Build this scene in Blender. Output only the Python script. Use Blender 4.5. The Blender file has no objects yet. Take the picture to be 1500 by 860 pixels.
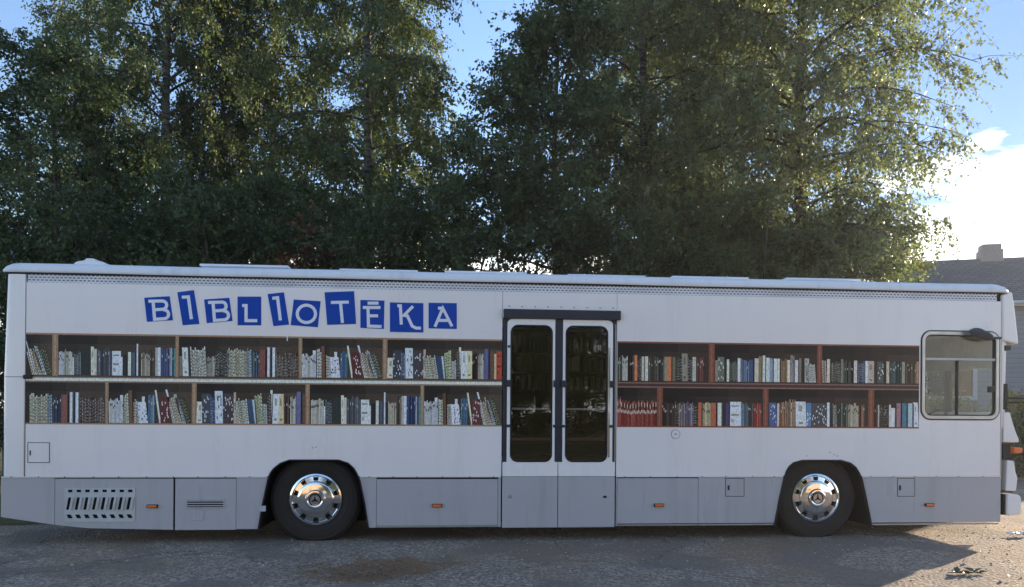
import bpy, bmesh, math, random
import numpy as np
from mathutils import Vector, Matrix
from mathutils.geometry import tessellate_polygon
random.seed(7)
rng = np.random.default_rng(11)
scene = bpy.context.scene
COL = scene.collection
R_ = math.radians

# ------------------------------------------------------------------ camera model
F_PX = 1083.0
TH, RO, YH, CH, DIST = R_(4.69), R_(.39), 600.0, 1.49, 8.4
FW = np.array([math.sin(TH), math.cos(TH), 0.0])
R0 = np.array([math.cos(TH), -math.sin(TH), 0.0])
U0 = np.array([0, 0, 1.0])
RT = R0 * math.cos(RO) + U0 * math.sin(RO)
UP = -R0 * math.sin(RO) + U0 * math.cos(RO)
CAM = np.array([-DIST * math.sin(TH), -DIST * math.cos(TH), CH])

def ray(px, py):
    return FW + RT * (px - 750) / F_PX + UP * (YH - py) / F_PX
def P(px, py, y=0.0):               # photo pixel -> (x, z) on the plane y
    d = ray(px, py); q = CAM + d * ((y - CAM[1]) / d[1])
    return float(q[0]), float(q[2])
def X(px, py=600, y=0.0): return P(px, py, y)[0]
def Z(px, py, y=0.0): return P(px, py, y)[1]
def G(px, py, z=0.0):
    d = ray(px, py); q = CAM + d * ((z - CAM[2]) / d[2])
    return float(q[0]), float(q[1])
def W(px, depth):                   # column of the photo at a depth -> ground point
    q = CAM + FW * depth + R0 * depth * (px - 750) / F_PX
    return float(q[0]), float(q[1])

# ------------------------------------------------------------------ materials
def lin(c):
    c = c / 255.0
    return c / 12.92 if c <= .04045 else ((c + .055) / 1.055) ** 2.4
REF = [lin(168), lin(172), lin(190)]
def alb(rgb, k=.78):                # observed colour on the shaded side -> albedo
    g_ = sum(rgb) / 3; rgb = tuple(g_ + (v - g_) * (.36 if g_ > 120 else .8) for v in rgb)
    return tuple(min(.9, max(.004, lin(v) / r * k)) for v, r in zip(rgb, REF)) + (1,)

def new_mat(name):
    m = bpy.data.materials.new(name); m.use_nodes = True
    nt = m.node_tree
    return m, nt, nt.nodes['Principled BSDF']
def N(nt, t, **kw):
    n = nt.nodes.new(t)
    for k, v in kw.items():
        if k in n.inputs: n.inputs[k].default_value = v
        else: setattr(n, k, v)
    return n
def ramp(nt, stops, fac=None):
    r = nt.nodes.new('ShaderNodeValToRGB')
    el = r.color_ramp.elements
    while len(el) < len(stops): el.new(.5)
    for e, (p, c) in zip(el, stops):
        e.position = p; e.color = tuple(c) if len(c) == 4 else tuple(c) + (1,)
    if fac is not None: nt.links.new(fac, r.inputs[0])
    return r
def mix(nt, a, b, fac, mode='MIX'):
    m = nt.nodes.new('ShaderNodeMix'); m.data_type = 'RGBA'; m.blend_type = mode
    for sock, v in ((m.inputs[0], fac), (m.inputs[6], a), (m.inputs[7], b)):
        if hasattr(v, 'is_output'): nt.links.new(v, sock)
        elif isinstance(v, (int, float)): sock.default_value = v
        else: sock.default_value = tuple(v) if len(v) == 4 else tuple(v) + (1,)
    return m.outputs[2]
def simple(name, col, rough=.5, metal=0, spec=.5, var=.12, scale=6.0, bump=0, bscale=60, coat=0):
    m, nt, b = new_mat(name)
    tc = N(nt, 'ShaderNodeTexCoord')
    no = N(nt, 'ShaderNodeTexNoise', Scale=scale, Detail=5.0, Roughness=.6)
    nt.links.new(tc.outputs['Object'], no.inputs['Vector'])
    lo = tuple(c * (1 - var) for c in col[:3]); hi = tuple(min(1, c * (1 + var)) for c in col[:3])
    r = ramp(nt, [(.3, lo), (.7, hi)], no.outputs['Fac'])
    nt.links.new(r.outputs[0], b.inputs['Base Color'])
    b.inputs['Roughness'].default_value = rough
    b.inputs['Metallic'].default_value = metal
    b.inputs['Specular IOR Level'].default_value = spec
    b.inputs['Coat Weight'].default_value = coat
    if bump:
        n2 = N(nt, 'ShaderNodeTexNoise', Scale=bscale, Detail=3.0)
        nt.links.new(tc.outputs['Object'], n2.inputs['Vector'])
        bp = N(nt, 'ShaderNodeBump', Strength=bump, Distance=.01)
        nt.links.new(n2.outputs['Fac'], bp.inputs['Height'])
        nt.links.new(bp.outputs[0], b.inputs['Normal'])
    return m

def paint(name, col, rough=.32, dirt=.25):
    """vehicle paint with faint panel waviness, grime specks and rain streaks"""
    m, nt, b = new_mat(name)
    tc = N(nt, 'ShaderNodeTexCoord')
    mp = N(nt, 'ShaderNodeMapping'); mp.inputs['Scale'].default_value = (4.5, 4.5, .55)
    nt.links.new(tc.outputs['Object'], mp.inputs['Vector'])
    n1 = N(nt, 'ShaderNodeTexNoise', Scale=1.0, Detail=6.0, Roughness=.65)
    nt.links.new(mp.outputs[0], n1.inputs['Vector'])
    n2 = N(nt, 'ShaderNodeTexNoise', Scale=.9, Detail=4.0, Roughness=.55)
    nt.links.new(tc.outputs['Object'], n2.inputs['Vector'])
    n3 = N(nt, 'ShaderNodeTexNoise', Scale=38.0, Detail=2.0)
    nt.links.new(tc.outputs['Object'], n3.inputs['Vector'])
    r1 = ramp(nt, [(.52, (0, 0, 0)), (.8, (1, 1, 1))], n1.outputs['Fac'])
    r3 = ramp(nt, [(.70, (0, 0, 0)), (.76, (1, 1, 1))], n3.outputs['Fac'])
    c1 = mix(nt, tuple(c * .93 for c in col), tuple(min(.9, c * 1.04) for c in col), n2.outputs['Fac'])
    grime = tuple(c * .62 * t for c, t in zip(col, (1, .96, .88)))
    ma = N(nt, 'ShaderNodeMath', operation='MULTIPLY'); ma.inputs[1].default_value = dirt
    nt.links.new(r1.outputs[0], ma.inputs[0])
    c2 = mix(nt, c1, grime, ma.outputs[0])
    mb = N(nt, 'ShaderNodeMath', operation='MULTIPLY'); mb.inputs[1].default_value = dirt * .8
    nt.links.new(r3.outputs[0], mb.inputs[0])
    c3 = mix(nt, c2, grime, mb.outputs[0])
    nt.links.new(c3, b.inputs['Base Color'])
    rr = ramp(nt, [(.3, (rough * .8,) * 3), (.7, (rough * 1.35,) * 3)], n1.outputs['Fac'])
    nt.links.new(rr.outputs[0], b.inputs['Roughness'])
    nb = N(nt, 'ShaderNodeTexNoise', Scale=2.2, Detail=1.0)
    nt.links.new(tc.outputs['Object'], nb.inputs['Vector'])
    bp = N(nt, 'ShaderNodeBump', Strength=.35, Distance=.016)
    nt.links.new(nb.outputs['Fac'], bp.inputs['Height'])
    nt.links.new(bp.outputs[0], b.inputs['Normal'])
    return m

M = {}
M['white'] = paint('white_paint', (.84, .80, .765), .22)
M['roof'] = paint('roof_paint', (.74, .76, .78), .45, .5)
M['grey'] = paint('grey_paint', (.43, .425, .435), .3, .5)
M['door_white'] = paint('door_paint', (.85, .82, .79), .25, .12)
M['frame_metal'] = simple('window_metal', (.42, .42, .40), .35, .7)
M['rubber'] = simple('black_rubber', (.012, .013, .016), .55, spec=.3)
M['navy'] = simple('navy_seal', (.014, .018, .03), .5)
M['under'] = simple('chassis_black', (.012, .011, .01), .8, spec=.2)
M['tyre'] = simple('tyre_rubber', (.027, .023, .020), .75, spec=.25, bump=.3, bscale=40)
M['chrome'] = simple('chrome', (.78, .78, .77), .09, 1.0, var=.06, scale=20, bump=.04, bscale=14)
M['slot'] = simple('slot_black', (.006, .006, .007), .7, spec=.1)
M['orange'] = simple('orange_lens', (.75, .16, .03), .25, coat=.3)
M['vent_pale'] = simple('vent_plate', (.48, .49, .48), .5)
M['interior'] = simple('interior_trim', (.36, .34, .29), .7)  # lightened: the veil of light over the cab put into the colour
M['beige'] = simple('headlining', (.5, .47, .38), .8)
M['wood'] = simple('shelf_wood', (.10, .055, .03), .6, var=.3, scale=9)
M['seat'] = simple('seat_cloth', (.03, .035, .05), .9)
M['blue_tile'] = simple('blue_vinyl', (.003, .058, .37), .65, var=.06, spec=.2)
M['letter'] = simple('letter_vinyl', (.74, .76, .80), .4, var=.03)
M['paper'] = simple('book_pages', (.55, .50, .40), .9)

def glass(name, tint, refl=1.0, rough=.0):
    m = bpy.data.materials.new(name); m.use_nodes = True
    nt = m.node_tree; nt.nodes.clear()
    out = N(nt, 'ShaderNodeOutputMaterial')
    tr = N(nt, 'ShaderNodeBsdfTransparent'); tr.inputs[0].default_value = tuple(tint) + (1,)
    gl = N(nt, 'ShaderNodeBsdfGlossy'); gl.inputs['Roughness'].default_value = rough
    lw = N(nt, 'ShaderNodeLayerWeight', Blend=.5)
    pw = N(nt, 'ShaderNodeMath', operation='POWER'); pw.inputs[1].default_value = 5.0; nt.links.new(lw.outputs['Facing'], pw.inputs[0])
    mu = N(nt, 'ShaderNodeMath', operation='MULTIPLY_ADD'); mu.inputs[1].default_value = 1 - refl; mu.inputs[2].default_value = refl
    nt.links.new(pw.outputs[0], mu.inputs[0])
    mx = N(nt, 'ShaderNodeMixShader')
    nt.links.new(mu.outputs[0], mx.inputs[0]); nt.links.new(tr.outputs[0], mx.inputs[1]); nt.links.new(gl.outputs[0], mx.inputs[2])
    nt.links.new(mx.outputs[0], out.inputs[0])
    return m
M['door_glass'] = glass('door_glass', (.72, .71, .68), .07, .01)
M['clear_glass'] = glass('clear_glass', (.93, .95, .94), .022)
M['house_glass'] = glass('house_glass', (.25, .28, .28), .06)

# print: colours live on the mesh, as ink on the wrap
m, nt, b = new_mat('printed_wrap')
at = N(nt, 'ShaderNodeAttribute', attribute_name='ink')
tc = N(nt, 'ShaderNodeTexCoord')
no = N(nt, 'ShaderNodeTexNoise', Scale=70.0, Detail=3.0, Roughness=.7)
mp = N(nt, 'ShaderNodeMapping'); mp.inputs['Scale'].default_value = (1, 1, .45)
nt.links.new(tc.outputs['Object'], mp.inputs[0]); nt.links.new(mp.outputs[0], no.inputs['Vector'])
r = ramp(nt, [(.25, (.55, .55, .55)), (.5, (.95, .95, .95)), (.75, (1.25, 1.25, 1.25))], no.outputs['Fac'])
nt.links.new(mix(nt, at.outputs['Color'], r.outputs[0], 1.0, 'MULTIPLY'), b.inputs['Base Color'])
b.inputs['Roughness'].default_value = .55; b.inputs['Specular IOR Level'].default_value = .25
M['print'] = m

# perforated eave strip
m, nt, b = new_mat('perforated_strip')
tc = N(nt, 'ShaderNodeTexCoord'); sx = N(nt, 'ShaderNodeSeparateXYZ'); cx = N(nt, 'ShaderNodeCombineXYZ')
nt.links.new(tc.outputs['Object'], sx.inputs[0])
nt.links.new(sx.outputs['X'], cx.inputs['X']); nt.links.new(sx.outputs['Z'], cx.inputs['Y'])
bk = N(nt, 'ShaderNodeTexBrick'); bk.inputs['Scale'].default_value = 1
bk.inputs['Brick Width'].default_value = .044; bk.inputs['Row Height'].default_value = .029
bk.inputs['Mortar Size'].default_value = .0085; bk.inputs['Mortar Smooth'].default_value = .1
bk.inputs['Color1'].default_value = (.05, .055, .065, 1); bk.inputs['Color2'].default_value = (.10, .105, .12, 1)
bk.inputs['Mortar'].default_value = (.72, .73, .75, 1)
nt.links.new(cx.outputs[0], bk.inputs['Vector'])
wn = N(nt, 'ShaderNodeTexNoise', Scale=1.7, Detail=2.0)
nt.links.new(tc.outputs['Object'], wn.inputs['Vector'])
rw = ramp(nt, [(.38, (0, 0, 0)), (.65, (.45, .45, .45))], wn.outputs['Fac'])
nt.links.new(mix(nt, bk.outputs['Color'], (.30, .31, .33), rw.outputs[0]), b.inputs['Base Color'])
M['perf'] = m

# ------------------------------------------------------------------ mesh builder
class MB:
    def __init__(s): s.v = []; s.f = []; s.mi = []; s.ink = []
    def add(s, vs, fs, mi=0, ink=(1, 1, 1, 1)):
        o = len(s.v); s.v += [tuple(map(float, v)) for v in vs]
        for f in fs: s.f.append(tuple(i + o for i in f)); s.mi.append(mi); s.ink.append(ink)
        return s
    def box(s, x0, x1, y0, y1, z0, z1, mi=0):
        v = [(x, y, z) for x in (x0, x1) for y in (y0, y1) for z in (z0, z1)]
        return s.add(v, [(0, 1, 3, 2), (4, 6, 7, 5), (0, 4, 5, 1), (2, 3, 7, 6), (0, 2, 6, 4), (1, 5, 7, 3)], mi)
    def plate(s, outer, holes=(), y0=0, y1=.04, mi=0, map=None):
        """polygon with holes in (x,z), extruded along y (or through map(a,b,t))"""
        loops = [list(outer)] + [list(h) for h in holes]
        flat = [p for l in loops for p in l]
        tri = tessellate_polygon([[Vector((p[0], p[1], 0)) for p in l] for l in loops])
        n = len(flat); mp = map or (lambda a, c, t: (a, t, c))
        vs = [mp(a, c, y0) for a, c in flat] + [mp(a, c, y1) for a, c in flat]
        fs = [tuple(t) for t in tri] + [tuple(i + n for i in reversed(t)) for t in tri]
        o = 0
        for l in loops:
            k = len(l)
            fs += [(o + i, o + (i + 1) % k, n + o + (i + 1) % k, n + o + i) for i in range(k)]
            o += k
        return s.add(vs, fs, mi)
    def tube(s, pts, rad, sides=8, mi=0, cap=True):
        pts = [Vector(p) for p in pts]; n = len(pts)
        if not hasattr(rad, '__len__'): rad = [rad] * n
        vs = []; fs = []
        for i, p in enumerate(pts):
            t = (pts[min(i + 1, n - 1)] - pts[max(i - 1, 0)]).normalized()
            a = t.cross(Vector((0, 0, 1)) if abs(t.z) < .9 else Vector((1, 0, 0))).normalized(); c = t.cross(a)
            for k in range(sides):
                g = 2 * math.pi * k / sides
                vs.append(p + (a * math.cos(g) + c * math.sin(g)) * rad[i])
        for i in range(n - 1):
            for k in range(sides):
                fs.append((i * sides + k, i * sides + (k + 1) % sides, (i + 1) * sides + (k + 1) % sides, (i + 1) * sides + k))
        if cap: fs += [tuple(range(sides))[::-1], tuple((n - 1) * sides + k for k in range(sides))]
        return s.add(vs, fs, mi)
    def lathe(s, prof, c, seg=48, mi=0, mis=None):
        """profile of (radius, y) about a y-axis through c"""
        vs = []; n = len(prof)
        for r, y in prof:
            for k in range(seg):
                g = 2 * math.pi * k / seg
                vs.append((c[0] + r * math.cos(g), c[1] + y, c[2] + r * math.sin(g)))
        for i in range(n - 1):
            fs = [(i * seg + k, i * seg + (k + 1) % seg, (i + 1) * seg + (k + 1) % seg, (i + 1) * seg + k) for k in range(seg)]
            if i == 0: s.add(vs, fs, mis[i] if mis else mi); o = len(s.v) - len(vs)
            else:
                for f in fs: s.f.append(tuple(j + o for j in f)); s.mi.append(mis[i] if mis else mi); s.ink.append((1, 1, 1, 1))
        return s
    def quad(s, a, ink=(1, 1, 1, 1), mi=0): return s.add(a, [tuple(range(len(a)))], mi, ink)
    def build(s, name, mat, parent=None, bevel=0, smooth=None, ink=False, fix=True):
        me = bpy.data.meshes.new(name); me.from_pydata(s.v, [], s.f)
        for mm in (mat if isinstance(mat, (list, tuple)) else [mat]): me.materials.append(mm)
        me.polygons.foreach_set('material_index', s.mi)
        if ink:
            a = me.color_attributes.new('ink', 'FLOAT_COLOR', 'CORNER')
            d = []
            for p in me.polygons:
                for _ in p.loop_indices: d += list(s.ink[p.index])
            a.data.foreach_set('color', d)
        if fix:
            bm = bmesh.new(); bm.from_mesh(me); bmesh.ops.recalc_face_normals(bm, faces=bm.faces); bm.to_mesh(me); bm.free()
        me.validate(); me.update()
        if smooth is not None:
            me.polygons.foreach_set('use_smooth', [True] * len(me.polygons)); me.set_sharp_from_angle(angle=R_(smooth))
        o = bpy.data.objects.new(name, me); COL.objects.link(o)
        if parent: o.parent = parent
        if bevel:
            md = o.modifiers.new('bevel', 'BEVEL'); md.width = bevel; md.segments = 2; md.limit_method = 'ANGLE'; md.angle_limit = R_(40)
        return o

def empty(name, loc=(0, 0, 0)):
    o = bpy.data.objects.new(name, None); o.location = loc; o.empty_display_size = .2; COL.objects.link(o); return o
def tag(o, label=None, cat=None, group=None, kind=None):
    if label: o['label'] = label
    if cat: o['category'] = cat
    if group: o['group'] = group
    if kind: o['kind'] = kind
    return o
def rr(x0, x1, z0, z1, r, n=6):
    out = []
    for cx_, cz_, a0 in ((x1 - r, z1 - r, 0), (x0 + r, z1 - r, 90), (x0 + r, z0 + r, 180), (x1 - r, z0 + r, 270)):
        for i in range(n + 1):
            a = R_(a0 + 90 * i / n); out.append((cx_ + r * math.cos(a), cz_ + r * math.sin(a)))
    return out
def shapes_grow(poly, d):
    """offset a convex-ish closed outline outward by d"""
    cx_ = sum(p[0] for p in poly) / len(poly); n = len(poly); out = []
    area = sum(poly[i][0] * poly[(i + 1) % n][1] - poly[(i + 1) % n][0] * poly[i][1] for i in range(n))
    sg = 1 if area > 0 else -1
    for i in range(n):
        a, b_, c = poly[i - 1], poly[i], poly[(i + 1) % n]
        e1 = Vector((b_[0] - a[0], b_[1] - a[1])).normalized(); e2 = Vector((c[0] - b_[0], c[1] - b_[1])).normalized()
        n1 = Vector((e1.y, -e1.x)) * sg; n2 = Vector((e2.y, -e2.x)) * sg
        k = (n1 + n2)
        if k.length < 1e-6: k = n1
        k.normalize(); q = d / max(.35, k.dot(n1)); out.append((b_[0] + k.x * q, b_[1] + k.y * q))
    return out

# ------------------------------------------------------------------ THE BUS
ZSEAM, ZBOT, ZLOUV, ZGUT = .728, .155, 2.828, 2.918
ZPT, ZPB = 2.284, 1.297
XL, XPOST, XR = -5.51, -5.266, X(1467)
BW = 2.5
bus = empty('library_bus', (0, 0, 0))
tag(bus, 'long white library bus with printed bookshelves and blue BIBLIOTĒKA tiles', 'bus')

rear_arch = [P(*p) for p in [(377, 777), (384, 737), (391.5, 702), (395, 693), (400, 686), (410, 678), (424, 673), (496, 673), (510, 677.5), (519, 685.5), (524, 694), (528, 704), (535, 737), (541, 777)]]
front_arch = [P(*p) for p in [(1133, 772), (1141, 730), (1148, 699), (1151, 690), (1155, 683), (1162, 677), (1175, 673.5), (1232, 673.5), (1246, 677.5), (1254, 684), (1259, 692), (1263.5, 702), (1270, 732), (1278, 772)]]
def at_z(pts, z):
    for (xa, za), (xb, zb) in zip(pts, pts[1:]):
        if (za - z) * (zb - z) <= 0 and za != zb: return xa + (xb - xa) * (z - za) / (zb - za)
def above(arch, z):
    n = len(arch) // 2
    return [(at_z(arch[:n + 1], z), z)] + [p for p in arch if p[1] > z + .004] + [(at_z(arch[n - 1:], z), z)]
XD0, XD1 = X(735.5), X(902.5)
ZD = Z(737, 466)
# driver's window outline
wx0, wx1 = X(1351), X(1461); wz0, wz1 = Z(1405, 612.5), Z(1405, 487.5)
win_hole = rr(wx0, wx1, wz0, wz1, .10)

b1 = MB().plate([(XPOST + .006, ZSEAM + .006)] + above(rear_arch, ZSEAM + .006) + [(XD0 - .004, ZSEAM + .006), (XD0 - .004, ZLOUV), (XPOST + .006, ZLOUV)])
b1.build('side_panel', M['white'], bus)
MB().plate([(XD0, ZD + .005), (XD1, ZD + .005), (XD1, ZLOUV), (XD0, ZLOUV)]).build('side_panel', M['white'], bus)
MB().plate([(XD1 + .004, ZSEAM + .006)] + above(front_arch, ZSEAM + .006) + [(XR - .012, ZSEAM + .006), (XR - .012, ZLOUV), (XD1 + .004, ZLOUV)], [win_hole]).build('side_panel', M['white'], bus)
# dark backing seen in the joints
bk = MB()
bk.plate([(XPOST - .05, ZSEAM - .05), (XPOST + .1, ZSEAM - .05), (XPOST + .1, ZGUT), (XPOST - .05, ZGUT)], y0=.046, y1=.06)
bk.build('joint_backing', M['under'], bus); bk = MB()
bk.plate([(XR - .06, ZSEAM - .05), (XR + .03, ZSEAM - .05), (XR + .03, ZGUT), (XR - .06, ZGUT)], y0=.046, y1=.06)
bk.build('joint_backing', M['under'], bus)

# skirt
def below(arch_pt_hi, arch_pt_lo): return arch_pt_hi, arch_pt_lo
ZS1 = ZSEAM - .008
nR = len(rear_arch) // 2
arx0, arx0b = at_z(rear_arch[:nR], ZS1), at_z(rear_arch[:nR], ZBOT + .004)
arx1, arx1b = at_z(rear_arch[nR:], ZS1), at_z(rear_arch[nR:], ZBOT + .004)
afx0, afx0b = at_z(front_arch[:nR], ZS1), at_z(front_arch[:nR], ZBOT + .012)
afx1, afx1b = at_z(front_arch[nR:], ZS1), at_z(front_arch[nR:], ZBOT + .012)
g = .004
x81, x252, x258, x347 = X(81), X(254.2), X(257.2), X(347)
zl0, zl1 = Z(2, 757.5), Z(81, 769)
skirts = [
    [(XL, zl0), (x81 - g, zl1), (x81 - g, ZS1), (XL, ZS1)],
    [(x81, zl1), (X(130), Z(130, 774)), (x252, ZBOT - .008), (x252, ZS1 - .012), (x81, ZS1 - .012)],
    [(x258, ZBOT - .012), (x347 - g, ZBOT - .012), (x347 - g, ZS1 - .012), (x258, ZS1 - .012)],
    [(x347, ZBOT - .006), (arx0b, ZBOT - .006), (arx0, ZS1), (x347, ZS1)],
    [(arx1b, ZBOT), (X(552), ZBOT), (X(552), ZS1), (arx1, ZS1)],
    [(X(552) + g, ZBOT + .022), (X(730), ZBOT + .022), (X(730), ZS1 - .02), (X(552) + g, ZS1 - .02)],
    [(X(730) + g, ZBOT), (XD0 - .006, ZBOT), (XD0 - .006, ZS1), (X(730) + g, ZS1)],
    [(XD1 + .006, ZBOT), (X(905), ZBOT), (X(905), ZS1), (XD1 + .006, ZS1)],
    [(X(905) + g, ZBOT + .03), (X(1023.5), ZBOT + .03), (X(1023.5), ZS1 - .012), (X(905) + g, ZS1 - .012)],
    [(X(1023.5) + g, ZBOT + .03), (afx0b + .004, ZBOT + .03), (afx0, ZS1), (X(1023.5) + g, ZS1)],
    [(afx1b, ZBOT + .025), (XR, ZBOT + .025), (XR, ZS1), (afx1, ZS1)],
]
sk = []
for s in skirts: sk.append(MB().plate(s, y0=.004, y1=.034).build('skirt_panel', M['grey'], bus, bevel=.003))
# pale lips along the bottom of the skirts, joint backing and the seam moulding
for a, c_, z in ((X(552), X(730), ZBOT + .002), (X(905), X(1023.5), ZBOT + .004), (X(1024.5), afx0b - .006, ZBOT + .004), (afx1b + .01, XR - .03, ZBOT - .004)):
    MB().box(a, c_, .0, .03, z, z + .017).build('skirt_lip', M['frame_metal'], bus, bevel=.002)
MB().plate([(XL + .03, zl0 + .04), (x81, zl1 + .03), (X(250), ZBOT + .02), (arx0b - .05, ZBOT + .02), (arx0 - .05, ZSEAM), (XL + .03, ZSEAM)], y0=.04, y1=.055).build('skirt_backing', M['under'], bus)
MB().plate([(arx1b + .05, ZBOT + .02), (XD0 - .02, ZBOT + .02), (XD0 - .02, ZSEAM), (arx1 + .05, ZSEAM)], y0=.04, y1=.055).build('skirt_backing', M['under'], bus)
MB().plate([(XD1 + .02, ZBOT + .04), (afx0b - .05, ZBOT + .04), (afx0 - .05, ZSEAM), (XD1 + .02, ZSEAM)], y0=.04, y1=.055).build('skirt_backing', M['under'], bus)
MB().plate([(afx1b + .05, ZBOT + .04), (XR - .02, ZBOT + .04), (XR - .02, ZSEAM), (afx1 + .05, ZSEAM)], y0=.04, y1=.055).build('skirt_backing', M['under'], bus)
for a, c_ in ((XL + .01, arx0 - .01), (arx1 + .01, XD0 - .006), (XD1 + .006, afx0 - .01), (afx1 + .01, XR)):
    mo = MB(); mo.box(a, c_, -.007, .0035, ZSEAM - .006, ZSEAM + .005)
    x = a + .1
    while x < c_ - .02:
        mo.lathe([(.0005, -.0115), (.005, -.011), (.006, -.0065)], (x, 0, ZSEAM), 8, 1); x += .29 + random.uniform(-.03, .03)
    mo.build('seam_moulding', [M['white'], M['rubber']], bus)
MB().box(XPOST - .012, XPOST - .003, -.003, .006, ZSEAM + .01, Z(38, 553)).build('corner_moulding', M['frame_metal'], bus)
MB().box(XR - .008, XR + .001, -.003, .04, ZSEAM + .01, ZLOUV).build('corner_moulding', M['frame_metal'], bus)

# rear shell
def rear_plan(x0, r, t=0):
    pts = [(XPOST - .006, 0 + t)]
    for i in range(7):
        a = R_(270 - 90 * i / 6); pts.append((XL + r + (r - t) * math.cos(a), r + (r - t) * math.sin(a)))
    for i in range(7):
        a = R_(180 - 90 * i / 6); pts.append((XL + r + (r - t) * math.cos(a), BW - r + (r - t) * math.sin(a)))
    pts.append((XPOST - .006, BW - t)); return pts
def shell(zlo, zhi, lean=0):
    o_, i_ = rear_plan(XL, .07), rear_plan(XL, .07, .03)
    return MB().plate(o_ + i_[::-1], y0=zlo, y1=zhi, map=lambda a, c, t: (a + (max(0, t - 2.1) * .04 if a < XPOST - .1 else 0), c, t))
shell(ZSEAM + .006, Z(20, 552) - .003).build('rear_panel', M['white'], bus, smooth=40)
shell(Z(20, 552) + .003, ZGUT - .004).build('rear_panel', M['white'], bus, smooth=40)
MB().box(XL + .02, XPOST + .0, .035, .05, ZSEAM, ZGUT - .01).build('joint_backing', M['under'], bus)
MB().plate([(XPOST - .015, Z(38, 555)), (XPOST + .075, Z(38, 555)), (XPOST + .08, Z(38, 549)), (XPOST - .015, Z(38, 549))], y0=-.02, y1=-.001).build('corner_clamp', M['rubber'], bus, bevel=.004)

# far side, floor, ceiling, chassis
MB().plate([(XPOST, .73), (5.85, .73), (5.85, 2.9), (XPOST, 2.9)], [rr(3.0, 4.6, 1.4, 2.45, .1), rr(4.75, 5.75, .95, 2.45, .08)], y0=BW - .04, y1=BW).build('far_side_panel', M['white'], bus)
MB().plate([(XL + .05, .3), (-3.0, .16), (5.85, .16), (5.85, .72), (XL + .05, .72)], [], y0=BW - .035, y1=BW - .005).build('far_skirt_panel', M['grey'], bus)
MB().box(3.0, 4.6, BW - .025, BW - .015, 1.4, 2.45).build('far_window', M['clear_glass'], bus)
MB().box(4.75, 5.75, BW - .025, BW - .015, .95, 2.45).build('far_window', M['clear_glass'], bus)
MB().box(XL + .1, 5.9, .06, BW - .06, .955, .985).build('floor_panel', M['under'], bus)
MB().box(XL + .1, 5.86, .05, BW - .05, 2.70, 2.74).build('ceiling_panel', M['beige'], bus)
MB().box(X(752), X(752) + .03, .3, BW - .06, .67, 2.69).build('partition', M['interior'], bus) if False else None
MB().box(X(1345), X(1345) + .025, .06, 1.5, .985, 2.69).build('cab_partition', M['interior'], bus)
ch = MB().box(XL + .5, 5.6, .62, BW - .62, .32, .61)
ch.box(-1.4, 2.85, .15, BW - .15, .20, .6)  # low, wide chassis boxes added to keep the ground beneath dark
ch.box(-5.0, -3.0, .15, BW - .15, .27, .6).box(4.45, 5.6, .15, BW - .15, .22, .6).box(-2.95, -1.45, .9, BW - .9, .24, .6).box(2.9, 4.4, .9, BW - .9, .24, .6)
ch.tube([(-2.2, .4, .465), (-2.2, BW - .4, .465)], .09, 10).tube([(3.64, .4, .465), (3.64, BW - .4, .465)], .09, 10)
ch.build('chassis', M['under'], bus)

# wheel housings: rubber lip and inner tunnel
for arch in (rear_arch, front_arch):
    inner = [(p[0], p[1]) for p in arch]
    n = len(inner); t = MB()
    vs = [(x, .036, z) for x, z in inner] + [(x, .72, z) for x, z in inner]
    t.add(vs, [(i, i + 1, n + i + 1, n + i) for i in range(n - 1)]); t.quad([(x, .72, z) for x, z in inner])
    t.build('wheel_housing', M['under'], bus)
    mid = (sum(p[0] for p in inner) / n, .35)
    outl = []
    for i, (x, z) in enumerate(inner):
        a = inner[max(0, i - 1)]; c_ = inner[min(n - 1, i + 1)]
        d = Vector((c_[0] - a[0], c_[1] - a[1])).normalized(); nn = Vector((d.y, -d.x))
        if (Vector((mid[0] - x, mid[1] - z))).dot(nn) < 0: nn = -nn
        outl.append((x + nn.x * .016, z + nn.y * .016))
    MB().plate(inner + outl[::-1], y0=-.010, y1=.03).build('arch_lip', M['rubber'], bus, bevel=.003)
MB().box(X(386) - .03, X(386) + .03, -.012, .02, Z(386, 749), Z(386, 741)).build('reflector', M['vent_pale'], bus, bevel=.003)

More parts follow.
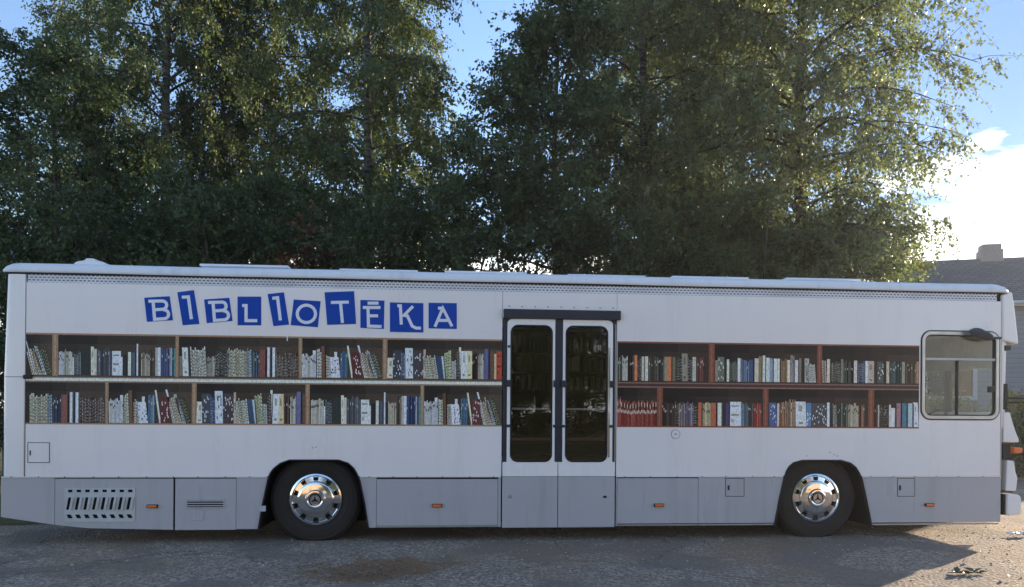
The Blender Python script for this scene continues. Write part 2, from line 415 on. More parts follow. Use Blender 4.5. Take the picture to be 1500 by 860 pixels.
# wheels
def make_wheel(cx_, y_out, sgn, radius):
    w = empty('wheel', (cx_, y_out, .465)); w.parent = bus
    ty = MB()
    prof = [(.27, .10), (.285, .045), (.30, .03), (.33, .012), (.36, .003), (.363, .006), (.40, .0), (.425, .002), (.428, .006), (.445, .006), (.452, .003), (.475, .016), (.495, .04), (radius, .07), (radius, .15), (radius - .012, .155), (radius - .012, .165), (radius, .17), (radius, .25), (.48, .285), (.40, .3), (.28, .28)]
    ty.lathe([(r_, y * sgn) for r_, y in prof], (0, 0, 0), 72)
    ty.v = [(x, y, max(z, -.462)) for x, y, z in ty.v]
    ty.build('tyre', M['tyre'], w, smooth=35)
    hc = MB()
    pr = [(.292, .05), (.294, .028), (.288, .016), (.270, .010), (.262, .018), (.256, .030), (.205, .022), (.198, .004), (.19, -.001), (.17, -.0038), (.15, -.0062), (.13, -.0082), (.112, -.0096), (.106, -.026), (.100, -.032), (.085, -.034), (.078, -.030), (.072, -.028), (.04, -.0295), (.001, -.030)]
    hc.lathe([(r_, y * sgn) for r_, y in pr], (0, 0, 0), 64)
    for k in range(10):                      # ventilation slots
        a = R_(18 + 36 * k); ca, sa = math.cos(a), math.sin(a)
        def q(r_, tt, y): return (r_ * ca - tt * sa, y * sgn, r_ * sa + tt * ca)
        hc.add([q(.210, -.024, .0175), q(.251, -.030, .0235), q(.251, .030, .0235), q(.210, .024, .0175), q(.210, -.024, .03), q(.251, -.030, .036), q(.251, .030, .036), q(.210, .024, .03)],
               [(0, 1, 2, 3), (4, 7, 6, 5), (0, 4, 5, 1), (1, 5, 6, 2), (2, 6, 7, 3), (3, 7, 4, 0)], 1)
    hc.build('hub_cap', [M['chrome'], M['slot']], w, smooth=30)
    em = MB()                                # ring and three-pointed star on the cap
    ring = []
    for k in range(33):
        a = 2 * math.pi * k / 32; ring.append((.062 * math.cos(a), -.032 * sgn, .062 * math.sin(a)))
    em.tube(ring, .0055, 6, cap=False)
    for k in range(3):
        a = R_(90 + 120 * k); p = (math.cos(a), math.sin(a)); t_ = (-p[1], p[0])
        em.add([(t_[0] * .012, -.0305 * sgn, t_[1] * .012), (-t_[0] * .012, -.0305 * sgn, -t_[1] * .012), (p[0] * .06, -.032 * sgn, p[1] * .06), (0, -.042 * sgn, 0)], [(0, 2, 3), (1, 3, 2), (0, 3, 1)])
    em.build('emblem', [M['slot']], w)
    return w
for cx_ in (-2.2, 3.64):
    make_wheel(cx_, .075, 1, .507)
    make_wheel(cx_, BW - .075, -1, .507)

# perforated strip under the eaves, gutter shadow line, roof
MB().box(XPOST + .012, XR - .06, .012, .03, ZLOUV - .002, ZGUT).build('perforated_strip', M['perf'], bus)
MB().box(XL + .03, XR + .03, .0, .045, ZGUT + .001, ZGUT + .014).build('gutter_shadow', M['rubber'], bus)  # dark strip put in for the drip shadow below the roof lip
half = [(-.014, 0), (-.02, .008), (-.02, .03), (-.012, .06), (.01, .088), (.05, .108), (.12, .118), (.4, .135), (1.25, .16)]
prof = half + [(BW - y, z) for y, z in half[-2::-1]]
secs = [(XL + .005, .10, .05), (XL + .006, .45, .02), (XL + .03, .72, .008), (XL + .08, .93, .002), (XL + .16, 1, 0)]
secs += [(XL + .16 + (5.80 - XL - .16) * i / 24, 1, 0) for i in range(1, 25)]
secs += [(5.87, .95, .003), (5.945, .78, .01), (5.985, .5, .03), (6.0, .12, .06)]
rf = MB(); n = len(prof); vs = []
for x, k, ins in secs:
    for y, z in prof: vs.append((x, y + (ins if y < 1.25 else -ins), ZGUT + .015 + z * k + .0025 * math.sin(x * 2.3)))
fs = [(i * n + j, i * n + j + 1, (i + 1) * n + j + 1, (i + 1) * n + j) for i in range(len(secs) - 1) for j in range(n - 1)]
fs += [tuple(range(n)), tuple((len(secs) - 1) * n + j for j in range(n))]
rf.add(vs, fs); rf.build('roof', M['roof'], bus, smooth=50)
for (a, c_, ya, yb) in ((118, 168, 376, 384),):
    xa, xb = X(a, 385, .3), X(c_, 385, .3); xm = (xa + xb) / 2; v = MB()
    pr = [(-.19, 0), (-.17, .045), (-.13, .062), (-.06, .072), (-.045, .095), (.045, .095), (.06, .072), (.13, .062), (.17, .045), (.19, 0)]
    v.plate([(xm + u * (xb - xa) / .38, 3.03 + w_) for u, w_ in pr], y0=.12, y1=.5); v.build('roof_vent', M['roof'], bus, bevel=.015)
for (a, c_, ym) in ((292, 422, 387), (497, 612, 394), (652, 772, 397), (832, 946, 402), (985, 1097, 404.5), (1152, 1262, 407)):
    xa, xb = X(a, ym, .35), X(c_, ym, .35)
    zt = Z((a + c_) / 2, ym + 1.2, .35)
    h_ = MB(); h_.box(xa + .03, xb - .03, .4, 1.15, 3.02, zt - .014); h_.box(xa, xb, .35, 1.2, zt - .022, zt + .006)
    h_.build('roof_hatch', M['roof'], bus, bevel=.008)

# front end
def P5(l, y=.05): return [P(a, c_, y) for a, c_ in l]
fh = MB().plate([(XR + .012, 2.36), P(1489.5, 505, .05), P(1488.5, 497, .05), P(1484, 455, .05), P(1480, 428, .05), (XR + .012, ZGUT)], y0=.012, y1=BW - .012)
fh.build('front_header', M['white'], bus, bevel=.02)
MB().plate(P5([(1471, 514), (1480, 513), (1481, 506), (1471, 506)]), y0=.04, y1=.3).build('header_bracket', M['rubber'], bus, bevel=.005)
MB().plate([(XR - .01, 1.30), (X(1472), 1.30), (X(1473.5), 2.36), (XR + .002, 2.36)], y0=.03, y1=.09).build('front_pillar', M['white'], bus, bevel=.006)
MB().plate([(X(1472) + .004, 1.34), (X(1473) + .03, 1.34), (X(1473.5) + .045, 2.35), (X(1473.5) + .004, 2.35)], y0=.055, y1=.10).build('front_pillar', M['white'], bus, bevel=.006)
xw = X(1474)
MB().box(xw + .02, xw + .028, .1, BW - .1, 1.3, 2.36).build('windscreen', M['clear_glass'], bus)
MB().box(xw - .02, xw + .018, .98, 1.10, 1.28, 2.4).build('windscreen_post', M['rubber'], bus, bevel=.008)
MB().box(xw - .04, xw + .03, BW - .12, BW - .01, .75, 2.4).build('front_pillar', M['white'], bus, bevel=.01)
MB().box(xw - .06, xw - .03, .1, BW - .15, Z(1405, 545, 1.2), 2.5).build('sun_visor', M['beige'], bus, bevel=.006)
MB().plate([(5.3, 1.22), (xw + .01, 1.2), (xw + .01, 1.3), (5.45, 1.33)], y0=.08, y1=BW - .1).build('dashboard', M['interior'], bus, bevel=.02)
fp = P5([(1467, 648), (1490.5, 648), (1490, 643), (1487, 636), (1482, 622), (1477, 604), (1467, 604)])
MB().plate(fp, y0=.02, y1=BW - .02).build('front_panel', M['white'], bus, bevel=.012)
MB().plate(P5([(1470, 672), (1481, 672), (1481, 650), (1470, 650)]), y0=.06, y1=BW - .06).build('lamp_recess', M['rubber'], bus)
MB().plate(P5([(1471, 719), (1486, 719), (1488, 700), (1485, 690), (1483, 675), (1473, 674)]), y0=.02, y1=BW - .02).build('front_panel', M['white'], bus, bevel=.012)
MB().plate(P5([(1468, 722), (1484, 722), (1484, 719), (1468, 719)]), y0=.05, y1=BW - .05).build('bumper_gap', M['rubber'], bus)
MB().plate(P5([(1471.5, 755), (1491.5, 753), (1492, 728), (1489, 724), (1472, 724)]), y0=.0, y1=BW).build('bumper', M['white'], bus, bevel=.02)
MB().plate(P5([(1467.5, 754), (1471, 754), (1471, 724), (1467.5, 724)]), y0=.03, y1=.2).build('bumper_side_gap', M['under'], bus)  # black block standing in for the dark gap between skirt and bumper
MB().plate(P5([(1482, 664), (1494, 663), (1494.5, 656), (1482, 654.5)]), y0=.01, y1=.16).build('indicator_lamp', M['orange'], bus, bevel=.008)
ma = MB()
for yy in (583.5, 589.5):
    a = P(1476, yy, .06); ma.tube([(a[0], .06, a[1]), (a[0] + .25, -.02, a[1]), (a[0] + .75, -.05, a[1] - .004)], .010, 8)
ma.box(X(1474), X(1478.5), .03, .09, Z(1476, 600), Z(1476, 562))
ma.build('mirror_arm', M['rubber'], bus)
MB().plate(rr(X(1476) + .70, X(1476) + .92, 1.35, 1.75, .05), y0=-.12, y1=-.06).build('wing_mirror', M['rubber'], bus, bevel=.02)

# driver's window
wf = MB(); wf.plate(shapes_grow(win_hole, .012), [shapes_grow(win_hole, -.028)], y0=-.012, y1=.045)
dw = wf.build('driver_window', M['frame_metal'], bus, bevel=.005)
MB().plate(shapes_grow(win_hole, .026), [shapes_grow(win_hole, .010)], y0=-.006, y1=.01).build('window_seal', M['rubber'], dw)
MB().plate(shapes_grow(win_hole, -.028), [shapes_grow(win_hole, -.040)], y0=-.004, y1=.04).build('window_seal', M['rubber'], dw)
zb_ = Z(1405, 526.5)
MB().box(wx0 + .035, wx1 - .035, -.006, .03, zb_ - .014, zb_ + .014).build('window_bar', M['vent_pale'], dw, bevel=.004)
MB().box(X(1402.5) - .013, X(1402.5) + .013, .0, .03, wz0 + .035, zb_ - .0145).build('window_bar', M['rubber'], dw, bevel=.003)
MB().box(wx1 - .11, wx1 - .04, -.002, .03, Z(1450, 575), Z(1450, 566)).build('window_latch', M['rubber'], dw, bevel=.004)
MB().plate(shapes_grow(win_hole, -.03), y0=.012, y1=.018).build('window_pane', M['clear_glass'], dw)
mr = MB(); cxm, czm = P(1441, 489.5, -.12)
vs = []; fs = []
for i in range(9):
    t = -1 + 2 * i / 8; rr_ = math.sqrt(max(.02, 1 - t * t))
    for k in range(14):
        a = 2 * math.pi * k / 14
        u = t * .155; w_ = (.055 if t > -.2 else .062) * rr_ * math.sin(a)
        vs.append((cxm + u * math.cos(-.32) - w_ * math.sin(-.32), -.09 + .06 * rr_ * math.cos(a), czm + u * math.sin(-.32) + w_ * math.cos(-.32)))
fs = [(i * 14 + k, i * 14 + (k + 1) % 14, (i + 1) * 14 + (k + 1) % 14, (i + 1) * 14 + k) for i in range(8) for k in range(14)] + [tuple(range(14)), tuple(112 + k for k in range(14))]
mr.add(vs, fs); mr.tube([(cxm + .13, -.09, czm - .04), (XR - .02, -.005, czm - .03)], .014)
mr.build('side_mirror', M['seat'], bus, smooth=60)
# driver's seat and wheel seen through the window
st = MB(); st.plate(rr(4.62, 4.74, 1.0, 1.72, .05), y0=.35, y1=.8); st.plate(rr(4.62, 5.1, .95, 1.07, .05), y0=.33, y1=.82)
st.box(4.8, 4.9, .5, .65, .985, 1.0); st.build('driver_seat', M['seat'], bus, bevel=.02)
sw = MB(); pts = []
for k in range(25):
    a = 2 * math.pi * k / 24; pts.append((5.42 + .12 * math.sin(a), .6 + .23 * math.cos(a), 1.36 + .16 * math.sin(a)))
sw.tube(pts, .014, 8, cap=False); sw.tube([(5.42, .6, 1.36), (5.55, .6, 1.15)], .03, 8); sw.tube([(5.42, .38, 1.36), (5.42, .82, 1.36)], .012, 6)
sw.build('steering_wheel', M['rubber'], bus, smooth=60)

# ---- doors
zhb0, zhb1 = Z(740, 466.5), Z(740, 453)
MB().box(X(736.5), X(907.5), -.045, .0, zhb0, zhb1).build('door_header', M['navy'], bus, bevel=.006)
for k in range(9): MB().lathe([(.0005, -.009), (.006, -.008), (.007, .001)], (X(745 + 19 * k), 0, zhb1 + .035), 8).build('rivet', M['rubber'], bus)
MB().box(X(735.8), X(902.5), .05, .062, .15, ZD).build('door_backing', M['under'], bus) if False else None
zg0, zg1 = Z(780, 676.5), Z(780, 476.5)
for (a, c_, ga, gb, side) in ((742.5, 812.5, 747.5, 808.5, -1), (824.0, 897.0, 828.0, 889.5, 1)):
    x0, x1 = X(a), X(c_)
    lx0, lx1 = (XD0 + .008, X(817.2)) if side < 0 else (X(818.2), XD1 - .012)
    gl = rr(X(ga), X(gb), zg0, zg1, .085)
    o_ = [(lx0, ZSEAM + .003), (lx1, ZSEAM + .003), (lx1, zg0 - .003), (x1, zg0 - .003)] if side < 0 else [(lx0, ZSEAM + .003), (lx1, ZSEAM + .003), (lx1, zg0 - .003), (x1, zg0 - .003)]
    top = ZD - .006; r_ = .06
    cor = []
    if side < 0:
        cor = [(x1, top)] + [(x0 + r_ - r_ * math.sin(R_(t)), top - r_ + r_ * math.cos(R_(t))) for t in (0, 22, 45, 68, 90)]
    else:
        cor = [(x1 - r_ + r_ * math.cos(R_(t)), top - r_ + r_ * math.sin(R_(t))) for t in (0, 22, 45, 68, 90)] + [(x0, top)]
    o_ = o_ + cor + [(x0, zg0 - .003), (lx0, zg0 - .003)]
    leaf = MB().plate(o_, [gl], y0=-.012, y1=.03).build('passenger_door', M['door_white'], bus, bevel=.003)
    leaf['label'] = 'left folding door leaf beside the blue lettering' if side < 0 else 'right folding door leaf beside the reddish bookshelves'
    MB().plate([(lx0, ZBOT - .006), (lx1, ZBOT - .006), (lx1, ZSEAM - .001), (lx0, ZSEAM - .001)], y0=-.012, y1=.03).build('lower_panel', M['grey'], leaf, bevel=.003)
    MB().plate(gl, y0=.004, y1=.010).build('door_glass', M['door_glass'], leaf)
    MB().plate(shapes_grow(gl, .003), [shapes_grow(gl, -.012)], y0=-.016, y1=.003).build('glass_seal', M['rubber'], leaf)
    zb_ = Z(780, 599)
    MB().tube([(X(ga) + .02, .045, zb_), (X(gb) - .02, .045, zb_)], .013, 10).build('grab_rail', M['letter'], leaf, smooth=60)
    hx = [x0 - .01, x1 - .02] if side < 0 else [x0 - .02, x1 - .035]
    for xx in hx:
        MB().box(xx, xx + .055, -.03, -.0125, Z(780, 567), Z(780, 557)).build('hinge', M['navy'], leaf, bevel=.004)
        MB().box(xx, xx + .045, -.024, -.0125, Z(780, 626), Z(780, 622)).build('hinge', M['navy'], leaf, bevel=.003)
    if side < 0: MB().box(X(743), X(746.5), -.02, -.0125, Z(745, 509.5), Z(745, 506)).build('hinge', M['navy'], leaf)
    if side < 0: MB().lathe([(.0005, -.012), (.018, -.01), (.022, 0)], (X(748), -.0125, Z(748, 727)), 14).build('door_lock', M['frame_metal'], leaf)
    else: MB().box(X(884), X(889), -.018, -.0125, Z(886, 729), Z(886, 726)).build('door_lock', M['rubber'], leaf)
    if side > 0: MB().box(X(890.6), X(893.0), -.014, -.0122, Z(890, 670), Z(890, 510)).build('reflective_strip', M['chrome'], leaf)
for a, c_ in ((736.3, 742), (813, 823.5), (897.5, 901.8)): MB().box(X(a), X(c_), -.006, .028, zg0, ZD - .004).build('door_seal', M['navy'], bus, bevel=.004)
MB().box(X(817.2) + .003, X(818.2) - .002, .0, .03, ZBOT, zg0).build('door_seal', M['rubber'], bus)
MB().box(X(900.2), X(901.6), -.012, -.0065, zg0, ZD - .05).build('door_rail', M['frame_metal'], bus)
ft = MB().box(X(812), X(823), -.02, .02, ZBOT - .03, ZBOT - .008); ft.build('door_pivot', M['under'], bus, bevel=.004)

# ---- fittings on the side
for mx_, my_ in ((223.5, 741.5), (640.5, 740.5), (965, 740), (1361, 739.5)):
    xc, zc = P(mx_, my_)
    mk = MB().box(xc - .058, xc + .058, -.022, .004, zc - .019, zc + .019, 1).box(xc - .05, xc + .05, -.03, -.0215, zc - .014, zc + .014, 0)
    mk.build('side_marker', [M['orange'], M['rubber']], bus, bevel=.004)
# louvred vent
vx0, vx1 = X(97), X(197.5); vz0, vz1 = Z(147, 763), Z(147, 716)
vt = MB().box(vx0 - .01, vx1 + .01, -.004, .004, vz0 - .01, vz1 + .01, 0)
for row, (za, zb2) in enumerate(((Z(147, 721), Z(147, 717.2)), (Z(147, 746.5), Z(147, 728.5)), (Z(147, 759), Z(147, 753.5)))):
    for k in range(8):
        xc = vx0 + (vx1 - vx0) * (k + .5) / 8 + (.0 if row else .005); w_ = .024 if row == 1 else .022; sl_ = .012 if row == 1 else -.01 if row == 2 else 0
        vt.plate([(xc - w_ - sl_, za), (xc + w_ - sl_, za), (xc + w_ + sl_, zb2), (xc - w_ + sl_, zb2)] if row else [(xc - w_, za), (xc + w_, za), (xc + w_, zb2), (xc - w_, zb2)], y0=-.0062, y1=-.0042, mi=1)
        if row == 1: vt.plate([(xc + w_ - .012 - sl_, za), (xc + w_ + .012 - sl_, za), (xc + w_ + .012 + sl_, zb2), (xc + w_ - .012 + sl_, zb2)], y0=-.022, y1=-.0045, mi=0)
vt.build('louvred_vent', [M['vent_pale'], M['slot']], bus)
fxa, fxb = X(273.5), X(330); fza, fzb = Z(300, 744.5), Z(300, 731)
vg = MB().plate([(fxa, fza), (fxb, fza), (fxb, fzb), (fxa, fzb)], [[(fxa + .012, fza + .012), (fxb - .012, fza + .012), (fxb - .012, fzb - .012), (fxa + .012, fzb - .012)]], y0=-.008, y1=.0035)
for k in range(3): vg.box(fxa + .012, fxb - .012, -.005, .003, fza + .022 + k * .026, fza + .034 + k * .026)
vg.box(fxa + .012, fxb - .012, .0005, .0032, fza + .012, fzb - .012, 1)
vg.build('heater_grille', [M['grey'], M['slot']], bus)
MB().plate([P(280, 762), P(299, 762), P(299, 748), P(280, 748)], y0=-.003, y1=.003).build('grille_flap', M['grey'], bus, bevel=.003)
def flap(l, t, r_, b_, name, mat, y=-.0005):
    o_ = [P(l, b_), P(r_, b_), P(r_, t), P(l, t)]
    MB().plate(shapes_grow(o_, .004), [shapes_grow(o_, -.002)], y0=y - .0015, y1=y + .003).build('flap_joint', M['rubber'], bus)
    f_ = MB().plate(shapes_grow(o_, -.003), y0=y - .003, y1=y + .002).build(name, mat, bus, bevel=.002)
    return f_
f1 = flap(41, 648.5, 72.5, 677.5, 'locker_flap', M['white'])
MB().box(X(45) - .006, X(45) + .006, -.008, -.0037, Z(45, 667), Z(45, 660)).build('latch', M['rubber'], f1)
f2 = flap(1063, 701, 1090, 727, 'filler_flap', M['grey'], .0035); f3 = flap(1315, 701, 1340, 727, 'filler_flap', M['grey'], .0035)
for f_, px_ in ((f2, 1068), (f3, 1319)): MB().box(X(px_) - .01, X(px_) + .01, -.006, .0003, Z(px_, 718), Z(px_, 711)).build('latch', M['rubber'], f_)
cp = MB(); xc, zc = P(989.5, 636)
cp.lathe([(.050, -.001), (.050, -.005), (.046, -.006), (.044, -.003), (.001, -.0035)], (xc, 0, zc), 24, 0); cp.box(xc - .014, xc + .014, -.007, -.0034, zc - .004, zc + .004, 1)
cp.lathe([(.054, .0), (.054, -.003), (.050, -.003)], (xc, 0, zc), 24, 1)
cp.build('filler_cap', [M['white'], M['rubber']], bus)
for a, c_ in ((1222, 666), (1216, 663), (1227, 668), (1182, 668), (458, 656), (463, 655)):
    xc, zc = P(a, c_); MB().lathe([(.0005, -.005), (.007, -.004), (.009, .0005)], (xc, 0, zc), 8).build('rivet', M['frame_metal'], bus)

# ---- printed bookshelves
def bay_quad(mb, x0, x1, u0, u1, t0, t1, v0, v1, zlo, zhi, y, ink):
    """u.. fraction across the bay at bottom (u0,u1) and top (t0,t1); v0..v1 fraction of height"""
    f = lambda u: x0 + (x1 - x0) * min(1, max(0, u))
    g_ = lambda v: zlo + (zhi - zlo) * v
    mb.quad([(f(u0), y, g_(v0)), (f(u1), y, g_(v0)), (f(t1), y, g_(v1)), (f(t0), y, g_(v1))], ink)
def jit(c, s):
    q = random.uniform(-s, s); return tuple(max(2, min(250, v + q + random.uniform(-s, s) * .2)) for v in c)
def books(mb, px0, px1, zlo, zhi, pat, base, span, ytop, ybot, rowm):
    x0, x1 = X(px0), X(px1); u0_, u1_ = span; wpx = (u1_ - u0_); soft = lambda c_, cc, k=.5: tuple(a_ * k + b_ * (1 - k) for a_, b_ in zip(c_, cc))
    U = lambda u: (u - u0_) / wpx
    V = lambda y: (ybot - y) / (ybot - ytop)
    for bi, bk_ in enumerate(pat):
        a, c_, top, colr, style, lean = (list(bk_) + ['', 0])[:6] if len(bk_) < 6 else bk_
        if len(bk_) == 5: lean = 0
        nn = max(1, round((c_ - a) / (12 if style in ('spines', 'dots', 'dash', 'red') else 999)))
        if style == 'spines': nn = max(2, round((c_ - a) / 10))
        vt_ = V(top); le = (lean + (random.uniform(0, 9) if style in ('dash', 'dots', 'blobs', 'title') else 0)) / wpx
        for k in range(nn):
            ua, ub = a + (c_ - a) * k / nn, a + (c_ - a) * (k + 1) / nn
            vv = vt_ * (1 + random.uniform(-.10, .05) * (nn > 1)); cc = jit(colr, 6 if nn == 1 else (44 if style == 'spines' and k % 2 else 24))
            bay_quad(mb, x0, x1, U(ua), U(ub), U(ua) - le, U(ub) - le, 0, vv, zlo, zhi, -.0032 - .0002 * (bi % 2), alb(cc))
            w_ = ub - ua
            def mark(s0, s1, h0, h1, col_):
                bay_quad(mb, x0, x1, U(ua + w_ * s0) - le * h0, U(ua + w_ * s1) - le * h0, U(ua + w_ * s0) - le * h1, U(ua + w_ * s1) - le * h1, vv * h0, vv * h1, zlo, zhi, -.0042, alb(col_))
            lum = sum(colr) / 3
            inkc = (45, 45, 50) if lum > 110 else (165, 165, 165)
            if nn > 1 or style == 'edge': mark(.74, 1.0, 0, 1, tuple(v * .32 for v in cc))
            if style == 'dots':
                h = random.uniform(.04, .12)
                while h < .92:
                    mark(.2, .7, h, h + .045, soft(jit(inkc, 25), cc, .65)); h += random.uniform(.085, .14)
            elif style == 'dash':
                h = random.uniform(.02, .12)
                while h < .9:
                    e = random.uniform(.04, .09); mark(.12, .6, h, h + e, soft(jit(inkc, 35), cc, .6)); h += e + random.uniform(.03, .08)
            elif style == 'blobs':
                pass
            elif style == 'red':
                mark(.15, .7, .5, .62, (190, 170, 160)); mark(.15, .7, .68, .88, (30, 20, 22)) if k % 2 else mark(.2, .65, .74, .92, (185, 165, 155))
            elif style == 'spines' and random.random() < .6:
                h = random.uniform(.55, .8); mark(.15, .65, h, h + .1, jit(inkc, 30))
            if style == 'title': mark(.3, .65, .6, .85, tuple(v * .7 for v in cc)); mark(.3, .7, .1, .18, tuple(v * .6 for v in cc))
            if style == 'band': mark(.1, .8, .42, .5, tuple(v * .6 for v in cc)); mark(.1, .8, .8, .85, tuple(v * .55 for v in cc)); mark(.1, .4, .15, .3, tuple(v * .75 for v in cc))
        if style == 'blobs':
            lumi = sum(colr) / 3; ik = (190, 195, 205) if lumi < 120 else (40, 48, 75)
            for _ in range(int((c_ - a) / 5)):
                ux = random.uniform(a + 2, c_ - 8); h = random.uniform(.05, .85)
                bay_quad(mb, x0, x1, U(ux), U(ux + random.uniform(5, 9)), U(ux) - le * .05, U(ux + 7) - le * .05, vt_ * h, vt_ * (h + random.uniform(.05, .1)), zlo, zhi, -.0044, alb(jit(ik, 30)))
WHT = (200, 203, 205); CRM = (190, 182, 165); NAV = (45, 60, 90); BLK = (38, 40, 44); MAR = (88, 42, 42); DKB = (62, 52, 48)
P1 = [(306, 416, 205, (176, 172, 162), 'spines'), (416, 428, 262, WHT, ''), (430, 490, 215, (62, 76, 92), 'dots'), (490, 562, 190, (38, 44, 44), ''), (567, 592, 172, (196, 188, 170), 'title'), (592, 620, 190, (178, 172, 160), 'edge'),
      (622, 735, 188, (78, 84, 100), 'spines'), (738, 810, 206, (182, 192, 208), 'band'), (810, 824, 255, WHT, ''), (826, 868, 235, (30, 32, 36), ''), (868, 902, 213, (178, 180, 180), 'edge'), (904, 936, 215, (70, 82, 104), 'edge'), (938, 951, 143, (205, 205, 200), ''), (954, 974, 225, BLK, ''),
      (976, 1048, 222, (160, 150, 132), 'spines'), (1050, 1090, 178, (84, 70, 64), 'spines'), (1092, 1114, 174, (150, 148, 152), ''), (1114, 1136, 172, (205, 206, 210), ''), (1136, 1245, 175, (50, 68, 116), 'spines'), (1218, 1228, 176, (190, 195, 205), ''), (1246, 1262, 178, (70, 120, 112), '')]
P2 = [(8, 36, 256, (110, 104, 98), ''), (38, 84, 183, (196, 192, 182), 'title', 4), (84, 112, 215, (42, 42, 44), '', 16), (106, 230, 183, (190, 184, 170), 'dash', 10), (228, 300, 256, (140, 138, 136), 'spines'), (292, 400, 206, (52, 52, 54), 'dash', -14), (400, 432, 190, (150, 148, 150), 'dash'), (432, 560, 194, (190, 178, 150), 'dash'),
      (560, 596, 195, (112, 150, 196), 'dots'), (597, 660, 205, (48, 62, 86), 'spines'), (660, 720, 194, (116, 66, 60), 'edge'), (721, 748, 172, (208, 208, 206), 'edge'), (748, 763, 190, (40, 42, 52), ''), (763, 792, 174, (205, 205, 205), 'edge'), (800, 980, 216, (72, 54, 52), 'dash')]
P3 = [(722, 832, 628, (190, 197, 208), 'spines', 4), (806, 836, 597, (205, 208, 205), 'edge', 4), (836, 872, 593, (200, 196, 158), 'dots'), (872, 906, 560, (100, 68, 54), 'edge', 6), (905, 940, 637, (196, 178, 158), 'dash', 4), (938, 1012, 650, (188, 196, 212), 'blobs', 14), (965, 986, 607, (180, 190, 208), ''), (1014, 1068, 597, (66, 104, 142), 'spines'),
      (1096, 1110, 555, (196, 208, 160), '', 36), (1105, 1172, 607, (88, 38, 40), 'blobs'), (1196, 1268, 617, (192, 158, 132), 'dots', 36), (1206, 1220, 550, (180, 190, 210), '', 66), (1266, 1300, 597, (150, 166, 196), 'dots', 60), (1296, 1338, 610, (70, 78, 50), 'dots', 50)]
P4 = [(412, 464, 276, (188, 184, 174), 'title', -6), (458, 526, 216, (52, 56, 72), 'blobs', -2), (526, 562, 232, (56, 78, 140), 'dash'), (560, 622, 195, (150, 176, 222), 'blobs', -4), (622, 722, 216, (58, 50, 62), 'blobs'), (706, 724, 205, (186, 132, 100), ''), (728, 832, 256, (196, 186, 156), 'dots', 22), (832, 874, 256, (42, 62, 104), '', 24), (862, 892, 258, (140, 172, 206), 'edge', 16),
      (884, 940, 212, (180, 198, 128), 'dots', 6), (940, 976, 285, (180, 190, 206), 'dash'), (976, 1008, 216, (60, 52, 54), 'dots'), (988, 1006, 184, (196, 190, 170), '', -8), (1012, 1060, 214, (180, 206, 200), 'title', -10), (1060, 1104, 213, (206, 188, 112), 'title', -4), (1106, 1154, 230, (70, 44, 42), 'spines'), (1156, 1204, 236, (160, 156, 150), 'spines'), (1206, 1250, 195, (82, 86, 140), 'edge'), (1256, 1278, 215, (96, 66, 52), ''), (1286, 1304, 234, (200, 164, 110), ''), (1304, 1350, 214, (168, 62, 44), 'band')]
P3_tail = [q for q in P3 if q[0] > 1190]
Q1 = [(50, 80, 192, (74, 80, 80), 'spines'), (85, 135, 190, (166, 164, 162), 'spines'), (135, 192, 186, (44, 38, 36), 'spines'), (194, 216, 180, (186, 96, 58), ''), (216, 256, 190, (46, 34, 30), 'dots'), (256, 286, 192, (160, 160, 152), 'edge'), (286, 320, 190, (188, 188, 176), 'edge'), (320, 452, 190, (60, 62, 58), 'spines'), (454, 486, 192, (126, 116, 100), ''), (486, 526, 190, (182, 98, 62), 'edge'), (526, 562, 192, (104, 96, 74), 'edge'), (562, 612, 186, (48, 44, 46), 'dots'), (610, 660, 162, (128, 124, 116), 'title'), (660, 702, 190, (66, 52, 62), 'dots'), (702, 744, 190, (150, 156, 146), 'edge'), (746, 806, 192, (100, 58, 54), 'spines')]
Q2 = [(888, 910, 215, (130, 110, 104), ''), (910, 966, 186, (90, 96, 90), 'blobs'), (968, 986, 210, BLK, ''), (986, 1006, 206, (196, 180, 160), ''), (1008, 1076, 218, (60, 66, 66), 'dots'), (1078, 1110, 195, (190, 196, 198), 'edge'), (1110, 1176, 204, (64, 98, 158), 'spines'), (1176, 1220, 206, (44, 66, 116), 'edge'), (1222, 1256, 195, (186, 164, 152), ''), (1258, 1290, 175, (120, 104, 68), 'edge'), (1290, 1320, 170, (190, 196, 176), 'edge'), (1320, 1350, 188, (150, 180, 206), ''), (1350, 1386, 192, (90, 120, 180), 'edge'), (1386, 1416, 195, (190, 198, 186), ''), (1418, 1442, 195, (180, 190, 180), 'edge'), (1448, 1500, 200, (132, 100, 72), 'spines'), (1502, 1526, 205, (176, 172, 176), ''), (1528, 1566, 170, (132, 126, 134), 'spines'), (1568, 1602, 205, (196, 194, 188), 'edge'), (1602, 1622, 190, (120, 104, 92), ''), (1624, 1650, 215, BLK, ''), (1652, 1690, 190, (150, 150, 146), 'blobs'), (1662, 1752, 240, (206, 200, 194), 'dash', 8)]
Q3 = [(490, 524, 208, (160, 130, 120), 'dots'), (524, 556, 206, (194, 184, 162), 'edge'), (558, 640, 222, (66, 62, 58), 'dots'), (640, 662, 205, (110, 110, 100), ''), (664, 742, 225, (52, 54, 52), 'spines'), (750, 786, 216, (176, 160, 174), 'edge'), (786, 842, 222, (56, 66, 104), 'dots'), (846, 866, 218, (205, 206, 206), ''), (866, 920, 218, (164, 142, 130), 'title'), (922, 948, 222, (58, 46, 44), ''), (950, 1002, 222, (72, 76, 72), 'blobs'), (1024, 1056, 220, (182, 168, 140), 'edge'), (1058, 1150, 222, (56, 74, 74), 'spines'), (1156, 1190, 222, (140, 136, 124), 'edge'), (1192, 1276, 226, (74, 62, 50), 'spines'), (1278, 1300, 218, (154, 104, 90), '')]
S1 = [(48, 80, 535, (140, 44, 46), 'red'), (80, 385, 562, (128, 44, 36), 'red')]
